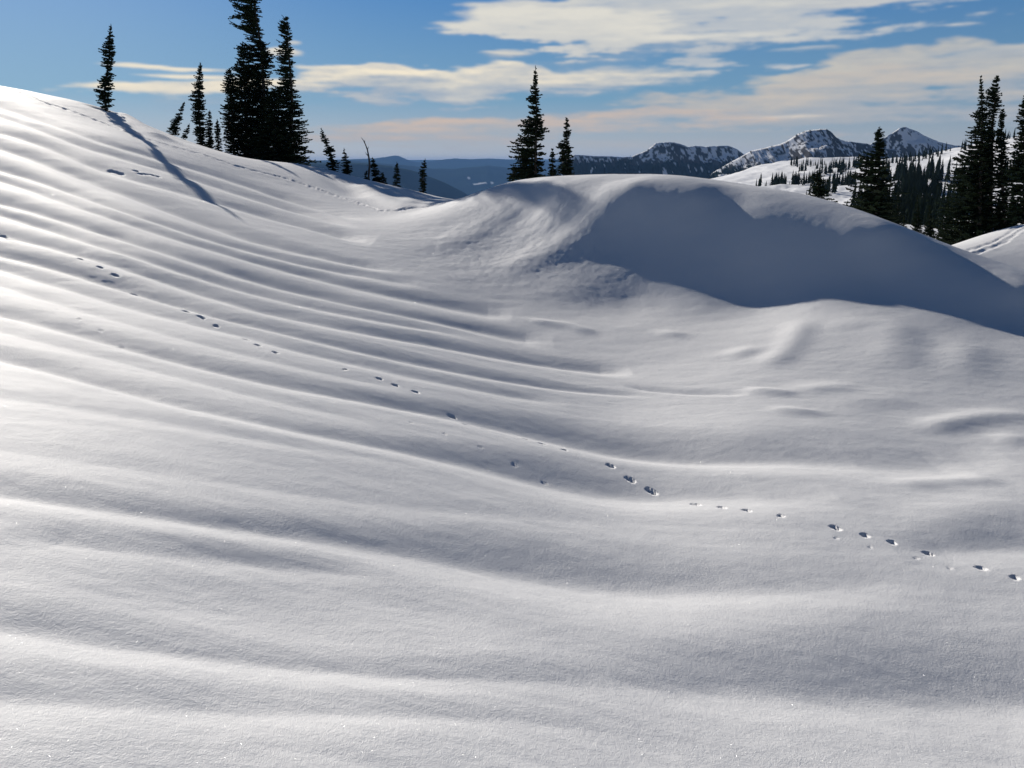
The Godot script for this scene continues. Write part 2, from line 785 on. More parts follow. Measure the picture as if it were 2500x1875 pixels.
func valley_at(x: float, d: float) -> float:
	var h := spline(vp, vw, x / d * 2.2, log(d)) * d
	var soft := smoothstep(120.0, 500.0, d)
	h += n_hill.get_noise_2d(x, d) * (1.2 + 3.5 * soft)
	# wind flutes down the open slopes
	h += absf(n_hill.get_noise_2d(x * 9.0 + d * 3.0, d * 1.2 + 300.0)) * 0.9 * soft
	return h


func valley_row(j: int) -> void:
	var d := valley_d[j]
	var out := PackedVector3Array()
	var n := 420
	out.resize(n)
	for i in n:
		var s := 2.0 * i / (n - 1.0) - 1.0
		var x := (0.22 + 0.62 * s + 0.35 * pow(absf(s), 5.0) * signf(s)) * d
		out[i] = Vector3(x, valley_at(x, d), -d)
	mutex.lock()
	valley_rows[j] = out
	mutex.unlock()


func smooth_normals(rows: Array) -> Array:
	var all := []
	for j in rows.size():
		var here: PackedVector3Array = rows[j]
		var far: PackedVector3Array = rows[mini(j + 1, rows.size() - 1)]
		var close: PackedVector3Array = rows[maxi(j - 1, 0)]
		var out := PackedVector3Array()
		out.resize(here.size())
		for i in here.size():
			var n := (here[mini(i + 1, here.size() - 1)] - here[maxi(i - 1, 0)]).cross(far[i] - close[i]).normalized()
			out[i] = n if n.length_squared() > 0.5 else Vector3.UP
		all.append(out)
	return all


func build_valley() -> void:
	valley_points()
	vw = spline_weights(vp, 0.002)
	n_hill.seed = 8
	n_hill.frequency = 0.011
	n_hill.fractal_octaves = 4
	var d := 46.0
	while d < 5000.0:
		valley_d.append(d)
		d *= 1.0155
	valley_rows.resize(valley_d.size())
	var job := WorkerThreadPool.add_group_task(valley_row, valley_d.size())
	WorkerThreadPool.wait_for_group_task_completion(job)
	var mesh := sheet(valley_rows, smooth_normals(valley_rows), 0.0, PackedColorArray())
	var o := put("valley_terrain", mesh, matte(Color(0.8, 0.81, 0.83), 0.7))
	o.set_meta("kind", "structure")
	o.set_meta("label", "snow covered foothills and valley below the peaks")


# ------------------------------------------------------------------ mountain ranges
var range_rows: Array = []
var spots: Array[Transform3D] = []


func crest_at(crest: Array, x: float) -> float:
	var n := crest.size() / 3
	for i in n - 1:
		if x <= crest[i * 3 + 3]:
			var t := clampf((x - crest[i * 3]) / (crest[i * 3 + 3] - crest[i * 3]), 0.0, 1.0)
			return lerpf(crest[i * 3 + 2], crest[i * 3 + 5], t)
	return crest[n * 3 - 1]


func mountain(called: String, label: String, crest: Array, foot: float, front: float, back: float, rough: float, snow_line: float, nx: int, ns: int, seed_: int, gentle := 0.0, trees := 0, spurs := [], bare := 0.70, patch := 0.42) -> void:
	var noise := FastNoiseLite.new()
	noise.seed = seed_
	noise.frequency = 1.0
	noise.fractal_octaves = 5
	var gully := FastNoiseLite.new()
	gully.seed = seed_ + 50
	gully.frequency = 1.0
	gully.fractal_type = FastNoiseLite.FRACTAL_RIDGED
	gully.fractal_octaves = 4
	var x0: float = crest[0]
	var x1: float = crest[crest.size() - 3]
	var d0: float = crest[1]
	var unit := front * 0.5
	var rows := []
	var colors := PackedColorArray()
	var snow := Color(0.80, 0.81, 0.83)
	var rock := Color(0.075, 0.072, 0.07)
	var wood := Color(0.022, 0.032, 0.03)
	for j in ns:
		# from the foot in front, over the crest, to the foot behind
		var s := 1.0 - j / (ns * 0.78) if j < ns * 0.78 else -(j - ns * 0.78) / (ns * 0.22 - 1.0)
		var row := PackedVector3Array()
		row.resize(nx)
		for i in nx:
			var x := lerpf(x0, x1, i / (nx - 1.0))
			var top := crest_at(crest, x)
			var wide := front
			if gentle != 0.0:
				wide *= lerpf(2.4, 1.0, smoothstep(gentle - 160.0, gentle + 40.0, x))
			var d := d0 - s * wide if s > 0.0 else d0 - s * back
			var a := absf(s)
			var h := lerpf(foot, top, pow(1.0 - a, 1.7))
			var nv := noise.get_noise_2d(x / unit * 1.4, d / unit * 1.4)
			var gv := gully.get_noise_2d(x / unit * 1.9 + d / unit * 0.5, d / unit * 0.55)
			h += rough * (nv * 0.9 * minf(a * 5.0, 1.0) + gv * 0.8 * minf(a * 3.5, 1.0) * (1.0 - a * 0.5))
			if s > 0.0:
				for sp in spurs:   # crest x, drift, half width, height
					var off: float = absf(x - (sp[0] + sp[1] * a)) / sp[2]
					if off < 1.0:
						h += sp[3] * (1.0 - off) * minf(a * 4.0, 1.0) * (1.0 - a * a)
			h += rough * 0.10 * noise.get_noise_2d(x / unit * 9.0, 7.0)
			row[i] = Vector3(x, h, -d)
		rows.append(row)
	var normals := smooth_normals(rows)
	for j in ns:
		for i in nx:
			var p: Vector3 = rows[j][i]
			var n: Vector3 = normals[j][i]
			var t := noise.get_noise_2d(p.x / unit * 6.0 + 40.0, p.z / unit * 6.0)
			var t2 := noise.get_noise_2d(p.x / unit * 2.0, p.z / unit * 2.0 + 90.0)
			var c := snow
			if n.y + t * 0.35 + t2 * 0.12 < bare:
				c = rock
			if p.y < snow_line + (t + t2) * rough * 1.6:
				c = wood if t2 + t * 0.8 < patch else snow
			colors.append(c)
	var mesh := sheet(rows, normals, 0.0, colors)
	var m := matte(Color.WHITE, 0.9)
	m.vertex_color_use_as_albedo = true
	m.specular_mode = BaseMaterial3D.SPECULAR_DISABLED
	var o := put(called, mesh, m)
	o.set_meta("kind", "structure")
	o.set_meta("label", label)
	var r := RandomNumberGenerator.new()
	r.seed = seed_
	for k in trees:
		var j := r.randi_range(int(ns * 0.2), int(ns * 0.8))
		var i := r.randi_range(0, nx - 1)
		if colors[j * nx + i] == wood:
			var hh := r.randf_range(11.0, 21.0)
			spots.append(Transform3D(Basis().rotated(Vector3.UP, r.randf() * TAU).scaled(Vector3(hh * 0.2, hh, hh * 0.2)), rows[j][i] + Vector3(r.randf_range(-4, 4), -0.5, 0)))


func build_ranges() -> void:
	mountain("far_ridge", "palest distant ridge along the horizon", CREST_FAR_A, -500.0, 6000.0, 6000.0, 30.0, 900.0, 200, 20, 101, 0.0, 0, [], 0.7, 0.95)
	mountain("far_ridge", "pale blue ridge with a small pointed summit left of centre", CREST_FAR_B, -600.0, 4500.0, 4000.0, 45.0, 900.0, 420, 40, 102, 0.0, 0, [], 0.7, 0.9)
	mountain("far_ridge", "mid blue forested ridge below the pale ones", CREST_FAR_C, -650.0, 3500.0, 3000.0, 60.0, 900.0, 420, 50, 103, 0.0, 0, [], 0.7, 0.78)
	mountain("far_ridge", "nearest deep blue ridge sloping down to the dip", CREST_FAR_D, -620.0, 2400.0, 2000.0, 40.0, 900.0, 300, 50, 104, 0.0, 0, [], 0.7, 0.85)
	mountain("snowy_range", "flat topped craggy snow range right of the centre firs", CREST_TATOOSH, -260.0, 480.0, 800.0, 26.0, -2.0, 420, 70, 105, 0.0, 3500, [[835.0, -120.0, 150.0, 40.0], [1080.0, 60.0, 130.0, 34.0], [1250.0, 60.0, 120.0, 30.0]], 0.72, 0.6)
	mountain("rounded_peak", "rounded rocky peak with snow apron on its left side", CREST_P1, -190.0, 310.0, 500.0, 18.0, -18.0, 420, 80, 106, 1345.0, 3000, [[1305.0, -160.0, 150.0, 46.0], [1395.0, 20.0, 70.0, 34.0], [1500.0, 80.0, 120.0, 24.0]], 0.77, 0.42)
	mountain("pointed_peak", "pointed snowy peak behind the knob topped fir", CREST_P2, -170.0, 320.0, 600.0, 12.0, 14.0, 420, 80, 107, 0.0, 3000, [[1858.0, -40.0, 150.0, 75.0], [1990.0, 60.0, 120.0, 20.0]], 0.60, 0.42)


# ------------------------------------------------------------------ trees far off
var stands: Array = []


func stand(x: float, d: float, rx: float, rd: float, n: int, tall: float, where: String) -> void:
	stands.append([x, d, rx, rd, n, tall, where])


func spire(tiers: int, sides: int, ragged: float, seed_: int) -> ArrayMesh:
	# a far conifer of unit height: tiers of ragged boughs round a stem
	var r := RandomNumberGenerator.new()
	r.seed = seed_
	var v := PackedVector3Array()
	for t in tiers:
		var f := t / float(tiers)
		var y0 := 0.06 + 0.86 * f
		var y1 := minf(y0 + 1.7 / tiers, 1.0)
		var rad := (1.0 - f) * 0.5 + 0.05
		var turn := r.randf() * TAU
		for k in sides:
			var a := turn + TAU * k / sides
			var b := turn + TAU * (k + 1) / sides
			var mid := (a + b) * 0.5
			var ra := rad * r.randf_range(1.0 - ragged, 1.0 + ragged * 0.5)
			var peak := Vector3(0, y1, 0)
			var tip := Vector3(cos(mid) * ra, y0 - 0.03 * r.randf(), sin(mid) * ra)
			var l := Vector3(cos(a) * ra * 0.45, y0 + 0.04, sin(a) * ra * 0.45)
			var q := Vector3(cos(b) * ra * 0.45, y0 + 0.04, sin(b) * ra * 0.45)
			for p in [peak, l, tip, peak, tip, q]:
				v.append(p)
	for k in 4:
		var a := TAU * k / 4
		var b := TAU * (k + 1) / 4
		for p in [Vector3(0, 0.9, 0), Vector3(cos(a), -0.5, sin(a)) * 0.06, Vector3(cos(b), -0.5, sin(b)) * 0.06]:
			v.append(p)
	return raw(v, PackedColorArray())


func raw(v: PackedVector3Array, c: PackedColorArray) -> ArrayMesh:
	var arrays := []
	arrays.resize(Mesh.ARRAY_MAX)
	arrays[Mesh.ARRAY_VERTEX] = v
	if c.size():
		arrays[Mesh.ARRAY_COLOR] = c
	var mesh := ArrayMesh.new()
	mesh.add_surface_from_arrays(Mesh.PRIMITIVE_TRIANGLES, arrays)
	return mesh


func build_forest() -> void:
	forest_stands()
	var r := RandomNumberGenerator.new()
	r.seed = 31
	var meshes: Array[ArrayMesh] = []
	for k in 5:
		meshes.append(spire(7 + k, 7, 0.45, 60 + k))
	var bark := matte(Color(0.022, 0.031, 0.021), 0.95)
	bark.specular_mode = BaseMaterial3D.SPECULAR_DISABLED
	var all := []
	for s in stands:
		var hubs := []
		for k in 3 + s[4] / 8:
			var a0 := r.randf() * TAU
			hubs.append(Vector2(cos(a0), sin(a0)) * sqrt(r.randf()))
		for k in s[4]:
			var q: Vector2 = hubs[r.randi() % hubs.size()]
			q += Vector2(r.randfn(0.0, 0.15), r.randfn(0.0, 0.17))
			var x: float = s[0] + q.x * s[2] * 1.1
			var d: float = s[1] + q.y * s[3] * 1.1
			var tall: float = s[5] * lerpf(0.3, 1.2, pow(r.randf(), 0.8))
			all.append([tall / d, x, d, tall, s[6]])
	all.sort_custom(func(a, b): return a[0] > b[0])
	var shown := 0
	for t in all:
		var x: float = t[1]
		var d: float = t[2]
		var y := valley_at(x, d)
		var wide: float = t[3] * r.randf_range(0.24, 0.34)
		var at := Transform3D(Basis().rotated(Vector3.UP, r.randf() * TAU).scaled(Vector3(wide, t[3], wide)), Vector3(x, y - 0.3, -d))
		if shown < 290 and in_sight(Vector3(x, y + t[3] * 0.8, -d)):
			var o := put("distant_fir", meshes[r.randi() % 5], bark)
			o.transform = at
			tag(o, "small dark fir in the " + t[4], "fir tree", "firs in the " + t[4])
			shown += 1
		else:
			spots.append(at)
	print("firs in sight: ", shown, ", others: ", spots.size())
	var mm := MultiMesh.new()
	mm.transform_format = MultiMesh.TRANSFORM_3D
	mm.mesh = spire(6, 5, 0.4, 90)
	mm.instance_count = spots.size()
	for i in spots.size():
		mm.set_instance_transform(i, spots[i])
	var f := MultiMeshInstance3D.new()
	f.name = "far_forest"
	f.multimesh = mm
	f.material_override = bark
	f.set_meta("kind", "stuff")
	f.set_meta("label", "dark conifer forest on the flanks of the snowy range and peaks")
	f.set_meta("category", "forest")
	add_child(f, true)


func in_sight(p: Vector3) -> bool:
	if absf(p.x) > -p.z * 0.64:
		return false
	for k in range(1, 22):
		var d := 14.0 + k * 2.0
		if ground_at(p.x * d / -p.z, d) > p.y * d / -p.z:
			return false
	return true


# ------------------------------------------------------------------ firs near by
var needle: StandardMaterial3D
var bark_mat: StandardMaterial3D


func tube(v: PackedVector3Array, path: Array, radii: Array, sides := 6) -> void:
	for k in path.size() - 1:
		var a: Vector3 = path[k]
		var b: Vector3 = path[k + 1]
		var along := (b - a).normalized()
		var e := along.cross(Vector3(0.31, 0.2, 0.93)).normalized()
		var g := along.cross(e)
		for i in sides:
			var t0 := TAU * i / sides
			var t1 := TAU * (i + 1) / sides
			var u0 := e * cos(t0) + g * sin(t0)
			var u1 := e * cos(t1) + g * sin(t1)
			for p in [a + u0 * radii[k], b + u0 * radii[k + 1], a + u1 * radii[k], a + u1 * radii[k], b + u0 * radii[k + 1], b + u1 * radii[k + 1]]:
				v.append(p)


func spindle(v: PackedVector3Array, c: PackedColorArray, a: Vector3, b: Vector3, rad: float, tint: Color) -> void:
	# a twig thick with needles
	var along := (b - a).normalized()
	var e := along.cross(Vector3(0.13, 0.97, 0.21)).normalized() * rad
	var g := along.cross(e)
	var m := a.lerp(b, 0.45)
	var r0 := m + e
	var r1 := m - e * 0.5 + g * 0.87
	var r2 := m - e * 0.5 - g * 0.87
	v.append(a); v.append(r0); v.append(r1)
	v.append(a); v.append(r1); v.append(r2)
	v.append(a); v.append(r2); v.append(r0)
	v.append(b); v.append(r1); v.append(r0)
	v.append(b); v.append(r2); v.append(r1)
	v.append(b); v.append(r0); v.append(r2)
	for i in 18:
		c.append(tint)


func along_list(a: Array, n: int, y: float, k: int) -> float:
	# a: rows of n numbers from the top down, the first is the height
	var rows := a.size() / n
	if y >= a[0]:
		return a[k]
	for i in rows - 1:
		if y >= a[(i + 1) * n]:
			var t: float = (y - a[i * n]) / minf(a[(i + 1) * n] - a[i * n], -0.001)
			return lerpf(a[i * n + k], a[(i + 1) * n + k], t)
	return a[(rows - 1) * n + k]


func fir(label: String, group: String, x: float, d: float, stem: Array, crown: Array, seed_: int) -> void:
	if needle == null:
		needle = matte(Color.WHITE, 0.85)
		needle.vertex_color_use_as_albedo = true
		needle.metallic_specular = 0.12
		bark_mat = matte(Color(0.075, 0.062, 0.052), 0.95)
	var r := RandomNumberGenerator.new()
	r.seed = seed_
	var gy := ground_at(x, d)
	var base := minf(gy, stem[stem.size() - 2])
	var o := Node3D.new()
	o.name = "fir_tree"
	add_child(o, true)
	o.position = Vector3(x, base, -d)
	tag(o, label, "fir tree", group)
	var top: float = stem[0]
	var low: float = crown[crown.size() - 3]
	# trunk
	var path := []
	var radii := []
	var rows := stem.size() / 2
	var wide := clampf((top - base) * 0.018, 0.03, 0.15)
	path.append(Vector3(0, -0.5, 0))
	radii.append(wide * 1.15)
	for i in range(rows - 1, -1, -1):
		path.append(Vector3(stem[i * 2 + 1], stem[i * 2] - base, 0))
		radii.append(maxf(wide * pow((top - stem[i * 2]) / (top - base + 0.5), 0.8), 0.008))
	var tv := PackedVector3Array()
	tube(tv, path, radii, 7)
	put("trunk", raw(tv, PackedColorArray()), bark_mat, o)
	# crown
	var v := PackedVector3Array()
	var c := PackedColorArray()
	var y := top
	var tall := top - low
	var turn := r.randf() * TAU
	spindle(v, c, Vector3(stem[1], top - base - 0.1, 0), Vector3(stem[1], top - base + 0.06, 0), 0.018, Color(0.03, 0.045, 0.022))
	while y > low - 0.15:
		var left := along_list(crown, 3, y, 1)
		var right := along_list(crown, 3, y, 2)
		var mean := (left + right) * 0.5
		var f := clampf((top - y) / tall, 0.0, 1.0)
		var sc := clampf(0.62 + 0.4 * mean, 0.6, 1.1)
		var step := (0.062 + 0.075 * minf(mean, 1.0)) * r.randf_range(0.75, 1.3)
		var count := 6 if mean < 0.25 else 9 if mean < 0.6 else 12
		var droop := r.randf_range(-0.13, 0.13)
		for k in count:
			var yb := y - step * r.randf_range(-0.9, 0.9)
			var at := Vector3(along_list(stem, 2, yb, 1), yb - base, 0)
			turn += TAU * 0.382 + r.randf_range(-0.35, 0.35)
			var az := turn
			if k % 2 == 0 and maxf(left, right) > 2.0 * minf(left, right):   # wind-flagged: boughs left on one side only
				az = (PI if left > right else 0.0) + r.randf_range(-0.8, 0.8)
			var side := cos(az)
			var reach := (left if side < 0.0 else right) * absf(side) + minf(mean, maxf(left, right) * 0.8) * (1.0 - absf(side))
			reach *= r.randf_range(0.55, 1.1) * (1.0 + 0.35 * maxf(0.0, r.randf() - 0.8))
			if reach < 0.035:
				continue
			var out := Vector3(side, 0, sin(az))
			var perp := Vector3(-out.z, 0, out.x)
			var pitch := lerpf(0.5, 0.0, minf(f * 7.0, 1.0)) - 0.2 * f + droop + r.randf_range(-0.16, 0.16)
			var lift := r.randf_range(0.05, 0.3)
			var shade := r.randf_range(0.7, 1.25)
			var tint := Color(0.021 * shade, 0.031 * shade, 0.019 * shade)
			var n := maxi(2, int(ceil(reach / (0.1 * sc))))
			var last := at
			for i in n:
				var u0 := float(i + 1) / n
				var p := at + out * reach * u0 + Vector3.UP * reach * (pitch * u0 + lift * u0 * u0)
				p += perp * r.randf_range(-0.02, 0.02)
				spindle(v, c, last, p + (p - last) * 0.35, 0.034 * sc * (1.15 - 0.4 * u0), tint)
				if u0 > 0.2 or reach < 0.3:
					for sgn in [-1.0, 1.0]:
						if r.randf() < 0.12:
							continue
						var l: float = (0.08 + 0.17 * (1.0 - 0.6 * u0)) * sc * r.randf_range(0.6, 1.15)
						l = minf(l, reach * 0.8)
						var dir: Vector3 = (out * 0.7 + perp * sgn * r.randf_range(0.5, 1.0) + Vector3.UP * r.randf_range(-0.2, 0.3)).normalized()
						spindle(v, c, last, last + dir * l, 0.040 * sc * r.randf_range(0.7, 1.25), tint)
				last = p
		y -= step
	put("crown", raw(v, c), needle, o)
	fir_triangles += v.size() / 3


var fir_triangles := 0


func build_snag() -> void:
	print("near fir triangles: ", fir_triangles)
	var gy := ground_at(-6.19, 36.6)
	var o := Node3D.new()
	o.name = "dead_tree"
	add_child(o, true)
	o.position = Vector3(-6.19, gy, -36.6)
	tag(o, "bare crooked dead snag leaning left on the crest beside a narrow fir", "dead tree", LEFT)
	var stem := [Vector3(0, -0.65, 0), Vector3(0.08, -0.15, 0), Vector3(0.05, 0.23, 0), Vector3(0.01, 0.49, 0), Vector3(-0.07, 0.73, 0), Vector3(-0.15, 0.89, 0), Vector3(-0.23, 1, 0)]
	var twigs := [[0.01, 0.49, 0.08, 0.63, 0.05], [0.07, 0.15, -0.1, 0.4, -0.06], [0.03, 0.28, -0.07, 0.31, 0.03], [-0.07, 0.73, -0.11, 0.84, -0.04], [-0.1, 0.79, -0.07, 0.89, 0.05], [0.05, 0.01, 0.15, 0.17, -0.05], [0.08, -0.15, -0.04, -0.15, 0.07], [0.07, -0.28, -0.09, -0.47, -0.06]]
	var v := PackedVector3Array()
	var path := [Vector3(0.02, -0.4, 0)]
	var radii := [0.055]
	for i in stem.size():
		path.append(stem[i] - Vector3(0, gy, 0))
		radii.append(lerpf(0.048, 0.008, i / 6.0))
	tube(v, path, radii, 6)
	put("trunk", raw(v, PackedColorArray()), bark_mat, o)
	for b in twigs:
		var w := PackedVector3Array()
		var a := Vector3(b[0], b[1] - gy, 0)
		var e := Vector3(b[2], b[3] - gy, b[4])
		tube(w, [a, a.lerp(e, 0.5) + Vector3(0, 0.015, 0.01), e], [0.018, 0.013, 0.005], 5)
		put("dead_branch", raw(w, PackedColorArray()), bark_mat, o)


func ground_points() -> void:
	pts([-1.47, 2, -1.68, -2.02, 2.9, -1.72, -2.62, 3.9, -1.73, -3.47, 5.3, -1.75, -4.49, 7, -1.75, -5.98, 9.5, -1.68])
	pts([-7.74, 12.5, -1.46, -9.54, 15.6, -1.07, -11.83, 19.6, -0.41, -14.67, 24.6, 0.62, -18.06, 30.6, 1.88, -22, 37.5, 3.14])
	pts([-0.86, 2.25, -1.89, -1.27, 3.5, -2.08, -1.64, 4.7, -2.09, -2.21, 6.5, -2.15, -2.93, 8.8, -2.2, -3.77, 11.5, -2.16])
	pts([-4.79, 14.8, -2.03, -6.01, 18.8, -1.65, -7.46, 23.6, -1.16, -9.22, 29.4, -0.48, -11.38, 36.5, 0.12, -16.89, 37, 2.03])
	pts([-13.16, 28.6, 0.72, -10.57, 22.7, -0.37, -8.38, 17.8, -1.05, -6.68, 14, -1.5, -5.33, 11, -1.84, -3.86, 7.8, -1.95])
	pts([-3.76, 31, -1.23, -3.17, 26, -1.53, -2.59, 21, -2.05, -2.12, 17, -2.5, -1.71, 13.5, -2.67, -1.38, 10.8, -2.7])
	pts([-1.13, 8.7, -2.64, -0.8, 6, -2.49, -0.54, 3.9, -2.32, -0.35, 2.4, -2.02, 0, 25.6, -0.57, 0, 24.3, -0.74])
	pts([0, 23.6, -1.05, 0, 22.6, -1.55, 0, 20, -2.34, 0, 17.3, -2.89, 0, 14, -3.13, 0, 11, -3.04])
	pts([0, 8, -2.87, 0, 5.6, -2.65, 0, 3.6, -2.37, 0, 2.6, -2.19, 3.11, 23.4, -0.35, 2.97, 22.3, -0.47])
	pts([2.87, 21.5, -0.6, 2.81, 20.95, -1.03, 2.76, 20.4, -1.59, 2.63, 19.2, -2.34, 2.47, 17.8, -2.98, 2.23, 16, -3.16])
	pts([1.91, 13.5, -3.37, 1.58, 11, -3.34, 1.31, 9, -3.23, 1.01, 6.8, -3.02, 0.69, 4.5, -2.68, 0.46, 2.8, -2.36])
	pts([4.78, 22.5, -0.41, 4.47, 21, -0.54, 4.39, 20.6, -0.72, 4.25, 19.7, -1.54, 4.08, 18.7, -2.28, 3.84, 17.4, -2.91])
	pts([1.77, 24.4, -0.4, 1.66, 22.9, -0.59, 1.62, 22.3, -0.89, 1.54, 21, -1.64, 1.46, 19.7, -2.31, 1.38, 18.4, -2.71])
	pts([5.82, 21.4, -0.58, 5.62, 20.65, -0.66, 5.49, 20.1, -0.9, 5.35, 19.5, -1.24, 5.51, 21.7, -0.54, 5.3, 20.85, -0.61])
	pts([5.2, 20.4, -0.81, 5.05, 19.7, -1.25, 6.16, 21.2, -0.62, 5.93, 20.4, -0.7, 5.77, 19.75, -0.97, 5.5, 18.6, -1.81])
	pts([5.31, 17.75, -2.52, 5.08, 16.85, -2.95, 4.51, 14.8, -3.16, 3.89, 12.6, -3.28, 3.11, 9.9, -3.27, 2.26, 7, -3.11])
	pts([1.6, 4.8, -2.85, 1.06, 3, -2.53, 7.29, 20.3, -0.83, 7.02, 19.5, -0.92, 6.79, 18.75, -1.28, 6.55, 17.9, -1.92])
	pts([6.3, 17.05, -2.51, 5.96, 16, -2.84, 8.35, 19, -1.23, 8.02, 18.2, -1.33, 7.91, 17.9, -1.48, 7.72, 17.3, -2.11])
	pts([7.43, 16.5, -2.59, 6.82, 15, -2.89, 5.95, 12.9, -3.22, 4.8, 10.2, -3.37, 3.53, 7.3, -3.24, 2.56, 5.1, -3.03])
	pts([1.7, 3.2, -2.69, 10.26, 16.5, -2.22, 9.99, 16, -2.35, 9.71, 15.4, -2.85, 8.91, 14, -3.13, 7.34, 11.3, -3.43])
	pts([5.11, 7.6, -3.37, 3.76, 5.4, -3.21, 2.58, 3.5, -2.95, -8, 0, -1.2, -3, 0, -1.55, 0, 0, -1.65])
	pts([3, 0, -1.95, 8, 0, -2.5, -10, -10, -0.6, 0, -10, -1.2, 10, -10, -2, -16, 8, -0.9])
	pts([-24, 18, 0.3, -32, 28, 2.2, -40, 40, 4.2, 18, 8, -3.4, 20, 14, -3.3, 24, 18, -3.6])
	pts([14, 3, -3.1, -26, 46, 3.3, -20, 45, 2, -13, 45, -0.6, -7, 42, -2.2, -3, 38, -2.4])
	pts([0, 33, -1.9, 4.5, 28, -1.5, 9, 26, -2.2, 13, 24, -3.4, 17, 20, -3.6, -40, 56, 2.5])
	pts([-26, 58, -0.5, -13, 56, -4.5, 0, 48, -6, 10, 38, -5.5, -45, 72, -4, -25, 75, -9])
	pts([-5, 72, -14, 15, 66, -13, -9.01, 37.5, -0.16, -6.51, 36, -0.65, -4.12, 34, -1.08, -13.62, 38, 0.65])
	pts([-16.02, 38.5, 1.36, 9.48, 21.5, -1.64, 9.09, 18.3, -1.6, 10.21, 20.5, -2.05, 6.83, 23.5, -0.74, 4.34, 22.5, -0.36])
	pts([4.83, 25, -0.52, 13.5, 25, -2.93, 15.22, 27, -2.5, 16.77, 28.5, -2.23, 18.34, 29.5, -2.11, 19.86, 30, -2.34])
	pts([16.5, 34, -4.6, 21, 36, -4, 26, 34, -4, 13, 33, -5.5, 30, 45, -8, 45, 70, -16])
	pts([24, 44, -8, 30, 24, -4.2])

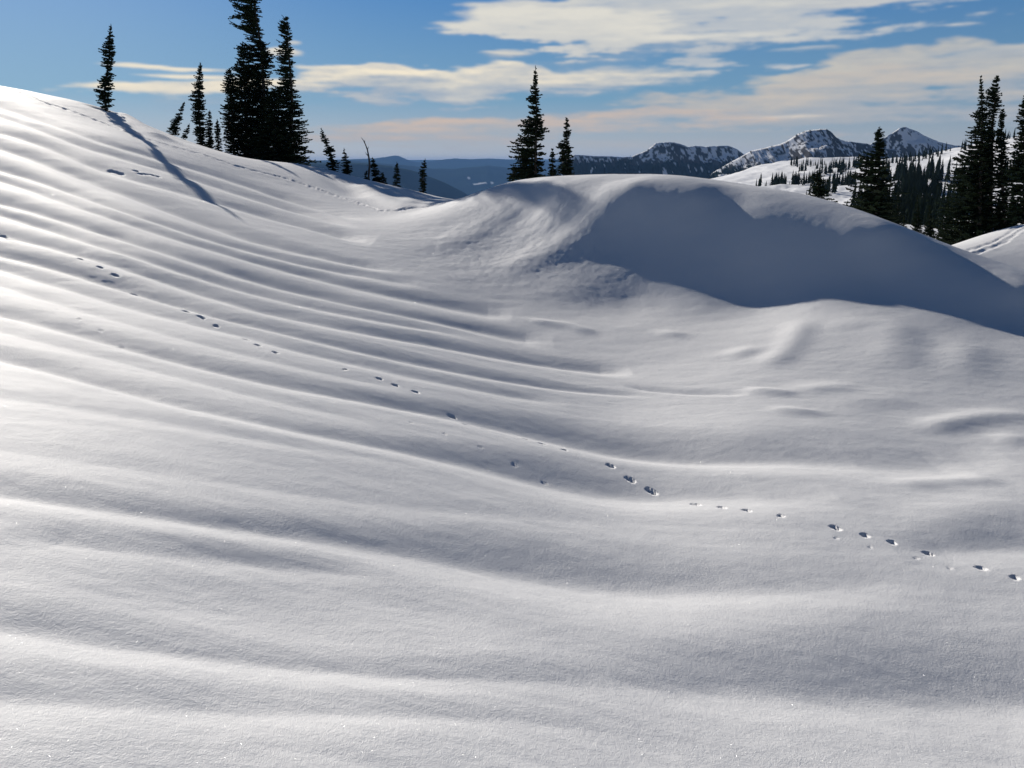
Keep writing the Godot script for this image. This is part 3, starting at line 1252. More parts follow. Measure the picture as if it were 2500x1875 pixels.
func wind_ridges() -> void:
	ridge(0.55, [-18.35, 31.11, 0.84, 0.8, -15.21, 29.13, 0.57, 1, -12.73, 27.61, 0.53, 1, -11.38, 27.74, 0.62, 1, -9.7, 28.34, 0.91, 1, -7.39, 27.69, 0.85, 1, -5.45, 26.1, 0.67, 0.7, -4.19, 24.48, 0.63, 0])
	ridge(0.55, [-17.15, 28.99, 0.57, 1, -14.65, 27.42, 0.57, 1, -12.5, 26.2, 0.6, 1, -10.99, 26.28, 0.67, 1, -8.96, 26.1, 0.85, 1, -6.83, 25.51, 0.72, 1, -5.37, 24.45, 0.65, 0.7, -3.88, 22.6, 0.39, 0])
	ridge(0.66, [-15.61, 26.27, 0.74, 1, -14.18, 25.74, 0.59, 1, -12.02, 24.32, 0.65, 1, -11.02, 23.71, 0.67, 1, -9.49, 23.38, 0.9, 1, -8.15, 23.63, 0.94, 1, -6.16, 22.93, 0.88, 1, -4.67, 22.24, 0.56, 1, -3.35, 21.27, 1.1, 0])
	ridge(0.72, [-14.41, 24.15, 0.71, 1, -12.96, 23.42, 0.64, 1, -11.6, 22.46, 0.67, 1, -9.65, 21.34, 0.79, 1, -7.67, 20.28, 0.88, 1, -5.87, 19.37, 0.73, 1, -4.57, 18.89, 0.56, 1, -3.41, 18.58, 0.47, 1, -2.37, 18.36, 0.39, 0])
	ridge(0.85, [-12.94, 21.54, 0.63, 1, -11.13, 20.52, 0.42, 1, -9.74, 19.51, 0.41, 1, -8.46, 18.59, 0.37, 1, -7.41, 18.05, 0.36, 1, -6.17, 17.66, 0.36, 1, -4.78, 17.58, 0.4, 1, -3.71, 17.47, 0.45, 1, -2.6, 17.41, 0.42, 0.6, -1.75, 17.5, 0.48, 0])
	ridge(0.8, [-12.09, 20.05, 0.42, 1, -10.81, 19.34, 0.4, 1, -9.43, 18.29, 0.42, 1, -8.29, 17.6, 0.38, 1, -7, 17, 0.39, 1, -5.86, 16.72, 0.39, 1, -4.53, 16.59, 0.4, 1, -3.5, 16.36, 0.46, 1, -2.44, 16.24, 0.5, 1, -1.4, 16.42, 0.65, 1, -0.5, 16.57, 0.65, 0.9, 0.17, 16.6, 0.64, 0])
	ridge(0.95, [-10.86, 17.91, 0.57, 1, -9.29, 16.97, 0.36, 1, -7.93, 16.22, 0.4, 1, -6.66, 15.54, 0.42, 1, -5.4, 15.33, 0.46, 1, -4.18, 15.24, 0.49, 1, -3.21, 14.96, 0.45, 1, -2.01, 14.76, 0.38, 1, -0.85, 14.99, 0.32, 1, 0.11, 15.09, 0.63, 0.8, 0.76, 15.04, 0.58, 0])
	ridge(0.9, [-10.08, 16.55, 0.37, 1, -8.66, 15.75, 0.37, 1, -7.28, 14.84, 0.38, 1, -6.15, 14.28, 0.33, 1, -5.03, 14.21, 0.44, 1, -3.86, 14.02, 0.47, 1, -2.78, 13.81, 0.45, 1, -1.75, 13.86, 0.4, 1, -1.07, 14.15, 0.34, 0.5, -0.37, 14.38, 0.28, 0])
	ridge(1, [-9.18, 14.98, 0.44, 1, -8.3, 14.62, 0.37, 1, -7.28, 13.92, 0.38, 1, -6.26, 13.51, 0.34, 1, -5.56, 13.31, 0.39, 1, -5.09, 13.17, 0.44, 1, -4.22, 12.96, 0.47, 1, -3.53, 12.77, 0.5, 1, -2.75, 12.71, 0.46, 1, -2.15, 12.74, 0.46, 1, -1.16, 13.07, 0.44, 1, -0.34, 13.37, 0.43, 1, 0.75, 13.65, 0.49, 1, 1.48, 13.6, 0.47, 0.9, 2.12, 13.32, 0.43, 0])
	ridge(1.1, [-8.25, 13.38, 0.41, 1, -7.46, 13.07, 0.33, 1, -6.42, 12.56, 0.35, 1, -5.75, 12.34, 0.37, 1, -5.05, 12.01, 0.39, 1, -4.21, 11.75, 0.37, 1, -3.58, 11.5, 0.32, 1, -3.03, 11.43, 0.35, 1, -2.12, 11.44, 0.38, 1, -1.39, 11.4, 0.34, 1, -0.67, 11.63, 0.4, 1, -0.3, 11.63, 0.37, 1, 0.67, 11.98, 0.22, 1, 1.65, 12, 0.2, 0.6, 2.26, 11.82, 0.15, 0])
	ridge(0.8, [1.61, 12.49, 0.2, 0, 2.09, 12.3, 0.2, 0.8, 2.44, 12.04, 0.2, 1, 3.12, 11.85, 0.2, 1, 3.58, 11.74, 0.2, 0])
	ridge(0.7, [-7.68, 12.39, 0.32, 1, -6.61, 11.82, 0.35, 1, -5.7, 11.43, 0.37, 1, -5.01, 11.05, 0.37, 1, -4.26, 10.89, 0.37, 1, -3.34, 10.67, 0.33, 1, -2.62, 10.51, 0.39, 1, -1.8, 10.55, 0.36, 1, -0.82, 10.66, 0.34, 1, 0, 10.81, 0.39, 1, 0.86, 11.11, 0.37, 0])
	ridge(1.1, [-6.16, 9.81, 0.4, 1, -5.6, 9.63, 0.35, 1, -4.86, 9.32, 0.33, 1, -4.29, 9.04, 0.3, 1, -3.65, 8.87, 0.3, 1, -3.03, 8.69, 0.32, 1, -2.44, 8.62, 0.36, 1, -2.19, 8.63, 0.36, 1, -1.53, 8.87, 0.34, 1, -0.83, 9.15, 0.29, 1, -0.24, 9.34, 0.6, 1, 0.54, 9.49, 0.63, 1, 1.34, 9.61, 0.76, 1, 2.11, 9.45, 0.69, 1, 2.69, 9.3, 0.62, 1, 3.42, 9.18, 0.52, 0.8, 4.03, 9.22, 1.03, 0.6, 4.53, 9.24, 0.97, 0.6, 4.95, 9.29, 0.96, 0.6, 5.4, 9.49, 0.84, 0.4, 6.15, 9.93, 0.84, 0])
	ridge(1.05, [-4.93, 7.75, 0.32, 1, -4.41, 7.69, 0.28, 1, -3.81, 7.44, 0.32, 1, -3.21, 7.15, 0.35, 1, -2.69, 6.96, 0.28, 1, -2.34, 6.92, 0.26, 1, -1.8, 7.01, 0.28, 1, -1.25, 7.15, 0.22, 1, -0.68, 7.4, 0.19, 1, -0.2, 7.61, 0.73, 1, 0.44, 7.75, 0.73, 1, 1.1, 7.8, 0.75, 1, 2.03, 7.81, 0.69, 0.7, 2.71, 7.83, 0.56, 0.4, 3.39, 7.95, 0.52, 0])
	ridge(1, [-2.85, 4.28, 0.26, 1, -2.43, 4.32, 0.27, 1, -2.1, 4.36, 0.22, 1, -1.5, 4.59, 0.19, 1, -0.83, 4.96, 0.21, 1, 0, 5.25, 0.78, 1, 0.59, 5.36, 0.69, 1, 1.4, 5.42, 0.57, 0.8, 1.97, 5.51, 0.54, 0.6, 2.57, 5.67, 0.35, 0.4, 3.48, 6.03, 0.23, 0])
	ridge(0.5, [-2.48, 3.66, 0.27, 0, -2.25, 3.76, 0.24, 1, -2.02, 3.88, 0.21, 1, -1.49, 4.14, 0.19, 1, -1.15, 4.32, 0.19, 1, -0.62, 4.53, 0.21, 0])
	ridge(0.8, [-2.02, 2.9, 0.22, 1, -1.59, 2.97, 0.23, 1, -1.14, 3.04, 0.19, 1, -0.56, 3.18, 0.16, 1, 0, 3.39, 0.13, 0.8, 0.52, 3.67, 0.19, 0.6, 1.06, 3.96, 0.6, 0.8, 2.14, 4.27, 0.54, 1, 3.25, 4.58, 0.57, 1])
	ridge(0.6, [-1.7, 2.38, 0.24, 1, -1.38, 2.51, 0.21, 1, -1.08, 2.6, 0.19, 1, -0.67, 2.73, 0.18, 1, -0.42, 2.91, 0.14, 1, 0, 3.08, 0.13, 0.7, 0.47, 3.23, 0.17, 0])
	ridge(0.6, [3.18, 6.51, 0.4, 0, 3.81, 6.68, 0.4, 1, 4.37, 6.88, 0.4, 1, 4.75, 7.01, 0.4, 1])
	ridge(0.4, [-6.97, 11.18, 0.26, 1, -5.84, 10.59, 0.28, 1, -4.65, 10, 0.25, 1, -3.58, 9.65, 0.25, 1, -2.65, 9.43, 0.25, 1, -1.82, 9.59, 0.26, 1, -1.02, 9.84, 0.24, 0])
	ridge(0.42, [-5.49, 8.69, 0.28, 1, -4.48, 8.37, 0.21, 1, -3.45, 8.11, 0.22, 1, -2.6, 7.75, 0.25, 1, -1.82, 7.79, 0.24, 1, -1.05, 8.01, 0.24, 0])
	ridge(0.4, [-4.01, 6.2, 0.3, 1, -3.34, 6.34, 0.27, 1, -2.56, 6.28, 0.21, 1, -1.83, 6.34, 0.21, 1, -1.23, 6.64, 0.17, 0.6, -0.56, 7.03, 0.13, 0])
	ridge(0.3, [-3.25, 4.95, 0.21, 1, -2.51, 4.98, 0.21, 1, -1.82, 5.25, 0.25, 1, -1.06, 5.64, 0.26, 1, 0, 6.12, 0.27, 0.6, 0.88, 6.56, 0.3, 0])

func animal_tracks() -> void:
	paw(-9.03, 14.73, 0.079, -0.062, 0.075, 1.0)
	paw(-8.5, 14.13, 0.064, -0.05, 0.075, 1.0)
	paw(-6.92, 13.26, 0.04, -0.026, 0.029, 1.0)
	paw(-6.47, 12.97, 0.057, -0.034, 0.03, 1.0)
	paw(-6.13, 12.72, 0.067, -0.039, 0.03, 1.0)
	paw(-5.59, 12.1, 0.065, -0.041, 0.03, 1.0)
	paw(-5.33, 11.92, 0.058, -0.037, 0.03, 1.0)
	paw(-5.25, 11.83, 0.053, -0.034, 0.03, 1.0)
	paw(-4.98, 11.62, 0.052, -0.034, 0.03, 1.0)
	paw(-4.52, 11.29, 0.054, -0.037, 0.03, 1.0)
	paw(-4.28, 11.15, 0.041, -0.028, 0.029, 1.0)
	paw(-4.23, 11.11, 0.038, -0.026, 0.029, 1.0)
	paw(-3.97, 10.87, 0.035, -0.023, 0.029, 1.0)
	paw(-3.43, 10.38, 0.043, -0.028, 0.029, 1.0)
	paw(-3.2, 10.12, 0.045, -0.029, 0.029, 1.0)
	paw(-2.92, 9.9, 0.036, -0.022, 0.029, 1.0)
	paw(-2.06, 9.86, 0.015, -0.009, 0.029, 1.0)
	paw(-1.64, 9.83, 0.04, -0.022, 0.029, 1.0)
	paw(-1.43, 9.71, 0.039, -0.022, 0.029, 1.0)
	paw(-1.17, 9.61, 0.042, -0.023, 0.029, 1.0)
	paw(-0.7, 9.14, 0.044, -0.025, 0.029, 1.0)
	paw(-0.52, 8.91, 0.051, -0.03, 0.029, 1.0)
	paw(-0.31, 8.8, 0.051, -0.031, 0.029, 1.0)
	paw(0.15, 8.79, 0.038, -0.024, 0.029, 1.0)
	paw(0.33, 8.7, 0.038, -0.026, 0.029, 1.0)
	paw(0.58, 8.61, 0.026, -0.02, 0.029, 1.0)
	paw(1.06, 8.31, 0.039, -0.041, 0.029, 1.0)
	paw(1.23, 8.02, 0.044, -0.051, 0.03, 1.0)
	paw(1.42, 7.8, 0.05, -0.064, 0.03, 1.0)
	paw(1.78, 7.4, 0.033, -0.051, 0.029, 1.0)
	paw(1.99, 7.24, 0.027, -0.044, 0.029, 1.0)
	paw(2.19, 7.12, 0.028, -0.045, 0.029, 1.0)
	paw(2.46, 6.96, 0.018, -0.023, 0.029, 1.0)
	paw(2.89, 6.77, 0.035, -0.042, 0.029, 1.0)
	paw(3.11, 6.66, 0.023, -0.027, 0.029, 1.0)
	paw(3.31, 6.57, 0.025, -0.029, 0.029, 1.0)
	paw(3.57, 6.44, 0.028, -0.033, 0.029, 1.0)
	paw(3.89, 6.19, 0.03, -0.036, 0.029, 1.0)
	paw(4.08, 6.04, 0.019, -0.024, 0.029, 1.0)
	paw(-5.63, 10.08, 0.023, -0.016, 0.02, 0.4)
	paw(-5.2, 9.76, 0.031, -0.021, 0.02, 0.4)
	paw(-4.79, 9.43, 0.034, -0.022, 0.02, 0.4)
	paw(-4.39, 9.04, 0.032, -0.02, 0.02, 0.4)
	paw(-1.05, 8.13, 0.018, -0.01, 0.02, 0.4)
	paw(-0.69, 8.02, 0.02, -0.011, 0.02, 0.4)
	paw(-0.32, 7.88, 0.024, -0.013, 0.02, 0.4)
	paw(0.02, 7.71, 0.03, -0.015, 0.02, 0.4)
	paw(0.31, 7.52, 0.031, -0.016, 0.02, 0.4)
	paw(2.8, 6.53, 0.013, -0.015, 0.02, 0.4)
	paw(3.05, 6.41, 0.01, -0.01, 0.02, 0.4)
	paw(3.38, 6.27, 0.017, -0.018, 0.02, 0.4)
	paw(3.59, 6.13, 0.014, -0.016, 0.02, 0.4)
	paw(-11.25, 23.85, 0.073, -0.045, 0.075, 1.0)
	paw(-11.09, 23.8, 0.079, -0.049, 0.075, 1.0)
	paw(-10.92, 23.73, 0.085, -0.052, 0.075, 1.0)
	paw(-10.75, 24.31, 0.077, -0.044, 0.075, 1.0)
	paw(-10.54, 24.1, 0.076, -0.044, 0.075, 1.0)
	paw(-10.43, 24.22, 0.07, -0.039, 0.075, 1.0)
	paw(-10.32, 24.33, 0.063, -0.035, 0.075, 1.0)
	paw(-10.16, 24.34, 0.056, -0.031, 0.075, 1.0)

func old_tracks() -> void:
	groove([-20.65, 35.18, -19.64, 34.8, -18.19, 33.55, -17.34, 33.09, -15.64, 32.34, -14.21, 31.45, -13.29, 30.98, -12.19, 31.09, -11.26, 31.32, -10.26, 30.95, -9.07, 30.86, -8.14, 30.65, -6.6, 29.63, -4.97, 28, -3.91, 26.73, -3.4, 26.79])
	groove([14.23, 26, 14.97, 26.4, 15.76, 26.9, 16.72, 27.8, 17.46, 28.4])
	groove([14.08, 25.5, 14.8, 25.9, 15.58, 26.4, 16.54, 27.3, 17.28, 27.9])

func snow_lumps() -> void:
	lump(0.5, -0.6, [-17.2, 36.2, -16.8, 36.1])
	lump(0.28, 0.055, [5.54, 15.44, 4.85, 14.12, 4.28, 13.26])
	lump(0.3, 0.02, [5.98, 14.96, 6.63, 15.27])
	lump(0.22, 0.045, [2.9, 15.7, 3.25, 15.45])
	lump(0.25, 0.05, [3.84, 13.95, 4.36, 14.28])
	lump(0.45, 0.05, [7.13, 15.02, 6.29, 13.08])
	lump(0.4, 0.05, [7.99, 14.09, 7.23, 12.75])
	lump(0.25, 0.045, [4.28, 11.84, 5.16, 12.05])
	lump(0.16, 0.045, [3.56, 11.89, 4.11, 11.7])
	lump(0.17, 0.04, [3.62, 10.9, 4.15, 10.78])
	lump(0.35, 0.045, [4.68, 11.29, 5.68, 11.56])
	lump(0.2, 0.05, [0.41, 16.12, 1.05, 16.04, 1.5, 15.63])
	lump(0.25, 0.06, [5.54, 10.39, 6.47, 10.9, 7.19, 11.05])
	lump(0.2, 0.05, [6.26, 10.02, 6.65, 10.14])
	lump(0.35, 0.05, [3.84, 7.12, 4.49, 7.44, 5.24, 7.81])
	lump(0.2, 0.04, [4.15, 8.21, 5.36, 8.62])
	lump(0.45, 0.13, [-5.57, 31.95, -3.98, 28.19, -3.29, 26.97])
	lump(0.35, 0.1, [-4.51, 32.11, -3.27, 27.98])
	lump(0.5, -0.1, [-8.75, 36.02, -7.26, 33.47, -5.44, 29.51])
	lump(0.5, 0.12, [0.94, 24.34, 1.21, 22.67, 1.27, 21.68])
	lump(0.7, 0.1, [0.46, 23.47, -0.77, 22.47, -1.78, 21.27])
	lump(0.6, 0.09, [2.13, 20.66, 1.01, 20.42, -0.1, 19.45])
	lump(0.5, 0.16, [-16.4, 36.45, -14.71, 34.19, -13.18, 32.51])
	lump(0.4, -0, [-15.78, 35.05, -14.08, 32.69])


func valley_points() -> void:
	vpts([46.2, 110, -11.8, 59.9, 110, -12.9, 103, 210, -16.4, 101.6, 260, -16.6, 104.4, 330, -16.3, 165.2, 400, -17.8])
	vpts([198.3, 430, -17.5, 214.1, 420, -16.7, 223.2, 400, -15.6, 230.1, 380, -12.4, 215, 600, -18.8, 267.1, 650, -15.8])
	vpts([321.1, 700, -14, 344.6, 680, -13, 376.3, 650, -11.2, 394.3, 900, -8.8, 432.7, 900, -3.8, 475, 900, 2.9])
	vpts([508.6, 850, 9.8, 454.3, 1050, -4.4, 551.6, 1150, 5.3, 625.5, 1200, 18.3, 698, 1250, 28.8, 774.1, 1300, 38.9])
	vpts([720.6, 1500, -2.1, 934.5, 1700, 29, 238.4, 850, -21.8, 323.3, 1000, -18.2, 357.4, 950, -15.5, 294.6, 1150, -27.4])
	vpts([343.6, 1250, -19.2, 408.9, 1350, -5.6, 511, 1500, 4.2, 644.7, 1600, 6.7, 665.3, 1950, -4.5, 847.4, 2100, -2.9])
	vpts([36.5, 300, -14.8, 97.2, 800, -35.7, 182, 1500, -59.7, 315.1, 2600, -91.3, 97.6, 400, -23.6, 218.1, 1000, -35.1])
	vpts([348.2, 1600, -41.1, -13.7, 150, -14.6, -36.3, 400, -31.2, -108.6, 1200, -82.2, -234.7, 2600, -153.1, -55.7, 150, -17.6])
	vpts([-184.1, 500, -41.5, -550.6, 1500, -106.3, -1097.7, 3000, -176.6, -129.4, 150, -14.6, -429.6, 500, -41.5, -1283.9, 1500, -102.7])
	vpts([-2561.2, 3000, -176.6, 1207.5, 1300, 38.9, 564.3, 600, -9.8, 190.3, 200, -11.8, 1579.1, 1300, 38.9, 616.5, 500, -12.8])
	vpts([2709.7, 4500, -52.3, 1632, 4500, -115.5, 546.1, 4500, -179.2, -609, 5000, -270.5, -3045.2, 5000, -270.5, 4865.3, 4500, -10.4])
	vpts([24.2, 45, -11.2, 5.8, 45, -13.7, -17.5, 45, -13.7, -40.4, 45, -11.2, 45, 45, -11.2, 37, 70, -12.4])
	vpts([8.8, 70, -12.4, -26.9, 70, -17.5])

func forest_stands() -> void:
	stand(476, 1066, 19, 41, 22, 12, "skyline row of the far slope, nearest the pointed peak")
	stand(519, 1082, 24, 53, 28, 12, "skyline row of the far slope, halfway to the twin pair")
	stand(561, 1096, 19, 42, 22, 13, "skyline row of the far slope, touching the twin pair")
	stand(663, 1148, 26, 50, 30, 15, "skyline row behind the thin fir at the right edge")
	stand(424, 1081, 27, 59, 75, 13, "dense band under the rounded peak")
	stand(222, 704, 15, 33, 39, 11, "low row just above the mound edge, leftmost on the slope")
	stand(250, 723, 20, 44, 64, 11, "row above the mound edge, beside the dim conical fir")
	stand(363, 966, 12, 27, 26, 13, "clump right above the dim conical fir")
	stand(384, 1123, 9, 20, 10, 13, "small clump alone amid the open snow hill")
	stand(432, 1222, 27, 29, 24, 12, "thin row along the top of the open snow hill")
	stand(253, 645, 10, 23, 43, 12, "clump between the dim conical and knob topped firs")
	stand(315, 684, 11, 24, 51, 17, "big dark clump right of the knob topped fir")
	stand(318, 633, 5, 11, 26, 17, "tall narrow clump left of the twin pair")
	stand(354, 725, 6, 14, 10, 13, "sparse gap between two tall clumps on the snow")
	stand(232, 480, 9, 19, 66, 15, "thick wood below the tall clumps on the snow")
	stand(281, 661, 7, 14, 20, 12, "boughs gap just beside the knob topped fir")
	stand(339, 781, 6, 14, 8, 11, "few trees beside the crown of the knob topped fir")
	stand(301, 532, 12, 26, 26, 15, "wood seen between the twin pair and broad fir")
	stand(382, 649, 10, 21, 14, 14, "wood behind the broad fir at the frame edge")
	stand(138, 282, 11, 23, 102, 9, "valley wood left of the twin pair")
	stand(148, 323, 8, 18, 61, 10, "valley wood right of the knob topped fir")
	stand(111, 224, 10, 23, 96, 8, "lowest valley wood just above the falling mound edge")
	stand(115, 275, 4, 9, 32, 9, "valley wood left of the knob topped fir")
	stand(185, 502, 7, 15, 30, 9, "snowy gully behind the dim conical fir")
	stand(162, 305, 8, 17, 41, 10, "valley wood behind the foot of the twin pair")

const CREST_FAR_A = [-25196, 30000, 70, -13674, 30000, 97, -7918, 30000, 83, -3685, 30000, 97, -2159, 30000, 111, 0, 30000, 125, 2878, 30000, 125, 6477, 30000, 97, 10793, 30000, 125, 25189, 30000, 97]

const CREST_FAR_B = [-18486, 22000, 10, -13198, 22000, 51, -10034, 22000, 20, -5810, 22000, 10, -5005, 22000, 41, -4138, 22000, 71, -3504, 22000, 92, -3217, 22000, 132, -3079, 22000, 158, -2994, 22000, 163, -2900, 22000, 153, -2796, 22000, 102, -2640, 22000, 41, -2483, 22000, 0, -2303, 22000, -10, -1900, 22000, 51, -1467, 22000, 92, -1056, 22000, 71, -591, 22000, 92, 0, 22000, 61, 845, 22000, 31, 2641, 22000, 0, 4757, 22000, -51, 12154, 22000, -31]

const CREST_FAR_C = [-12617, 15000, -49, -9005, 15000, -7, -5405, 15000, -28, -3415, 15000, -7, -3025, 15000, 14, -2823, 15000, 21, -2521, 15000, -7, -2162, 15000, -35, -1803, 15000, -63, -1372, 15000, -118, -1011, 15000, -118, -649, 15000, -84, -404, 15000, -63, 0, 15000, -111, 506, 15000, -174, 1445, 15000, -174, 2532, 15000, -244]

const CREST_FAR_D = [-7578, 9000, -63, -5407, 9000, -29, -2812, 9000, -29, -2050, 9000, -17, -1729, 9000, -8, -1449, 9000, -21, -1212, 9000, -54, -1014, 9000, -100, -739, 9000, -202, -523, 9000, -307, -307, 9000, -444]

const CREST_TATOOSH = [116, 4800, -123, 220, 4800, -56, 288, 4800, 7, 345, 4800, 42, 391, 4800, 42, 460, 4800, 36, 534, 4800, 36, 610, 4800, 31, 667, 4800, 33, 713, 4800, 51, 756, 4800, 67, 780, 4800, 89, 802, 4800, 106, 859, 4800, 111, 905, 4800, 111, 937, 4800, 104, 986, 4800, 86, 1025, 4800, 93, 1078, 4800, 86, 1147, 4800, 91, 1206, 4800, 93, 1263, 4800, 73, 1296, 4800, 49, 1357, 4800, 33, 1497, 4800, 16, 1730, 4800, -11]

const CREST_P1 = [850, 3600, -42, 916, 3600, -2, 973, 3600, 28, 1003, 3600, 47, 1067, 3600, 61, 1126, 3600, 75, 1156, 3600, 90, 1191, 3600, 114, 1224, 3600, 127, 1246, 3600, 131, 1289, 3600, 134, 1316, 3600, 134, 1336, 3600, 122, 1359, 3600, 99, 1391, 3600, 86, 1443, 3600, 81, 1497, 3600, 75, 1532, 3600, 61, 1636, 3600, 48]

const CREST_P2 = [1553, 3900, 9, 1587, 3900, 45, 1623, 3900, 77, 1647, 3900, 90, 1686, 3900, 106, 1726, 3900, 131, 1752, 3900, 149, 1777, 3900, 156, 1798, 3900, 147, 1837, 3900, 134, 1867, 3900, 117, 1906, 3900, 102, 1943, 3900, 88, 2012, 3900, 74, 2143, 3900, 70, 2328, 3900, 81, 2699, 3900, 90, 3259, 3900, 81]


func near_firs() -> void:
	fir("slender lone fir on the left crest with a bare gap in its trunk", LEFT, -17.05, 36.4, [5.43, 0.62, 5.13, 0.57, 4.38, 0.45, 4.03, 0.34, 3.53, 0.22, 2.76, 0, 2.12, 0],
		[5.43, 0.01, 0.01, 5.13, 0.11, 0.1, 4.88, 0.19, 0.19, 4.63, 0.27, 0.23, 4.33, 0.46, 0.24, 4.18, 0.29, 0.23, 3.88, 0.29, 0.29, 3.7, 0.19, 0.19, 3.64, 0.01, 0.15, 3.5, 0.01, 0.41, 3.4, 0.15, 0.34, 3.32, 0.27, 0.36, 3.07, 0.41, 0.39, 2.92, 0.46, 0.41, 2.76, 0.27, 0.29, 2.61, 0.32, 0.41, 2.43, 0.34, 0.46, 2.27, 0.22, 0.34, 2.09, 0.15, 0.19], 11)
	fir("short fir leaning right, leftmost of the row beside the dark clump", LEFT, -17.04, 43, [2.84, 0.82, 2.41, 0.59, 1.8, 0.27, 1.09, 0],
		[2.84, 0.04, 0.04, 2.47, 0.15, 0.14, 2.17, 0.21, 0.21, 1.8, 0.35, 0.28, 1.43, 0.42, 0.32, 1.05, 0.25, 0.21], 12)
	fir("tiny fir stub leaning right between the short leaning fir and the spire", LEFT, -16.58, 43, [1.77, 0.48, 1.3, 0.24, 0.9, 0],
		[1.77, 0.04, 0.04, 1.49, 0.18, 0.14, 1.18, 0.22, 0.2, 0.9, 0.15, 0.15], 13)
	fir("middle sized pointed fir spire standing left of the dark clump", LEFT, -15.78, 43.5, [4.72, 0.37, 4.03, 0.26, 3.06, 0.08, 2.19, 0.04, 0.72, 0],
		[4.72, 0.03, 0.03, 4.46, 0.11, 0.1, 4.03, 0.28, 0.16, 3.73, 0.26, 0.21, 3.49, 0.44, 0.3, 3.3, 0.35, 0.28, 3.06, 0.58, 0.32, 2.81, 0.37, 0.37, 2.5, 0.41, 0.43, 2.19, 0.51, 0.43, 1.82, 0.35, 0.44, 1.57, 0.43, 0.43, 1.19, 0.28, 0.37, 0.72, 0.28, 0.39], 14)
	fir("small fir spire tight against the right side of the middle sized spire", LEFT, -15.7, 44.5, [2.53, 0.16, 1.6, 0.07, 0.67, 0],
		[2.53, 0.03, 0.03, 2.12, 0.16, 0.16, 1.6, 0.25, 0.23, 1.09, 0.26, 0.25, 0.67, 0.29, 0.26], 15)
	fir("smallest narrow fir spire close to the left foot of the dark clump", LEFT, -15.43, 45, [2.13, 0.08, 1.36, 0.03, 0.58, 0],
		[2.13, 0.03, 0.03, 1.82, 0.13, 0.15, 1.3, 0.21, 0.19, 0.58, 0.25, 0.25], 16)
	fir("tallest fir of the dark clump, flag branches to the left, top out of frame", LEFT, -13.5, 46, [9.63, 0.31, 8.03, 0.26, 7.14, 0.27, 6.59, 0.36, 5.54, 0.44, 3.6, 0.39, 2.45, 0.3, 0, 0],
		[9.63, 0.06, 0.05, 9, 0.66, 0.3, 8.32, 0.9, 0.36, 7.95, 1.23, 0.18, 7.73, 0.72, 0.16, 7.49, 1.5, 0.14, 7.24, 1.35, 0.13, 7.12, 0.24, 0.06, 6.97, 1.02, 0.07, 6.74, 0.72, 0.08, 6.54, 1.53, 0.08, 6.39, 0.54, 0.1, 6.24, 1.02, 0.12, 6.04, 0.66, 0.13, 5.84, 0.3, 0.48, 5.64, 1.38, 0.36, 5.39, 0.96, 0.66, 5.03, 0.96, 0.69, 4.62, 1.08, 0.42, 4.16, 1.14, 0.57, 3.85, 0.96, 0.36, 3.49, 1.02, 0.48, 2.97, 1.08, 0.78, 1.92, 1.56, 1.2, 0.86, 1.8, 1.56, 0, 1.68, 1.62], 17)
	fir("slimmer left stem of the dark clump, pressed against its tallest fir", LEFT, -14.1, 45.5, [5.88, 0.25, 4.47, 0.19, 2.94, 0.11, 0.32, 0],
		[5.88, 0.04, 0.04, 5.58, 0.36, 0.36, 5.18, 0.45, 0.47, 4.78, 0.65, 0.59, 4.17, 0.89, 0.71, 3.45, 1.01, 0.83, 2.63, 1.28, 0.89, 2.32, 1.07, 0.89, 1.33, 1.22, 0.95, 0.96, 0.71, 0.95, 0.69, 1.07, 1.01, 0.32, 0.77, 1.07], 18)
	fir("short fir top poking out at the left edge of the dark clump", LEFT, -14.63, 45, [4.61, 0.12, 2.91, 0.1, 0.58, 0],
		[4.61, 0.05, 0.05, 4.22, 0.35, 0.29, 3.67, 0.5, 0.41, 3.16, 0.35, 0.47, 2.6, 0.65, 0.53, 1.31, 0.65, 0.59, 0.58, 0.47, 0.59], 19)
	fir("tall narrow right spire of the dark clump with a wide skirt below", LEFT, -11.9, 45.5, [7.11, 0.37, 5.98, 0.35, 4.98, 0.38, 3.66, 0.39, 2.94, 0.38, -0.16, 0],
		[7.11, 0.08, 0.07, 6.92, 0.27, 0.13, 6.52, 0.47, 0.17, 6.18, 0.45, 0.3, 5.93, 0.24, 0.11, 5.78, 0.52, 0.17, 5.53, 0.65, 0.36, 5.38, 0.71, 0.21, 5.18, 0.59, 0.15, 4.98, 0.77, 0.33, 4.78, 0.59, 0.12, 4.52, 0.89, 0.15, 4.27, 0.65, 0.13, 3.96, 0.89, 0.15, 3.61, 1.01, 0.18, 3.43, 1.07, 0.42, 2.94, 1.01, 0.53, 2.27, 1.07, 0.86, 1.8, 1.19, 0.89, 1.27, 1.31, 1.28, 0.85, 1.36, 1.28, 0.48, 1.42, 1.39, 0.11, 1.48, 1.54, -0.21, 1.54, 1.66], 20)
	fir("dense low fir filling the middle foot of the dark clump", LEFT, -12.41, 44.5, [3.48, 0.24, 1.86, 0.14, 0, 0],
		[3.48, 0.12, 0.12, 2.88, 0.64, 0.64, 1.86, 1.1, 1.04, 0.83, 1.51, 1.33, 0, 1.63, 1.45], 21)
	fir("crooked fir with a bent top right of the dark clump", LEFT, -7.77, 36.8, [1.37, -0.37, 1, -0.29, 0.55, -0.13, 0.07, -0.01, -0.37, 0],
		[1.37, 0.02, 0.02, 1.14, 0.11, 0.1, 0.95, 0.25, 0.17, 0.76, 0.12, 0.16, 0.55, 0.12, 0.25, 0.39, 0.33, 0.39, 0.23, 0.3, 0.18, 0.07, 0.12, 0.06, -0.07, 0.35, 0.33, -0.26, 0.37, 0.4, -0.37, 0.24, 0.3], 22)
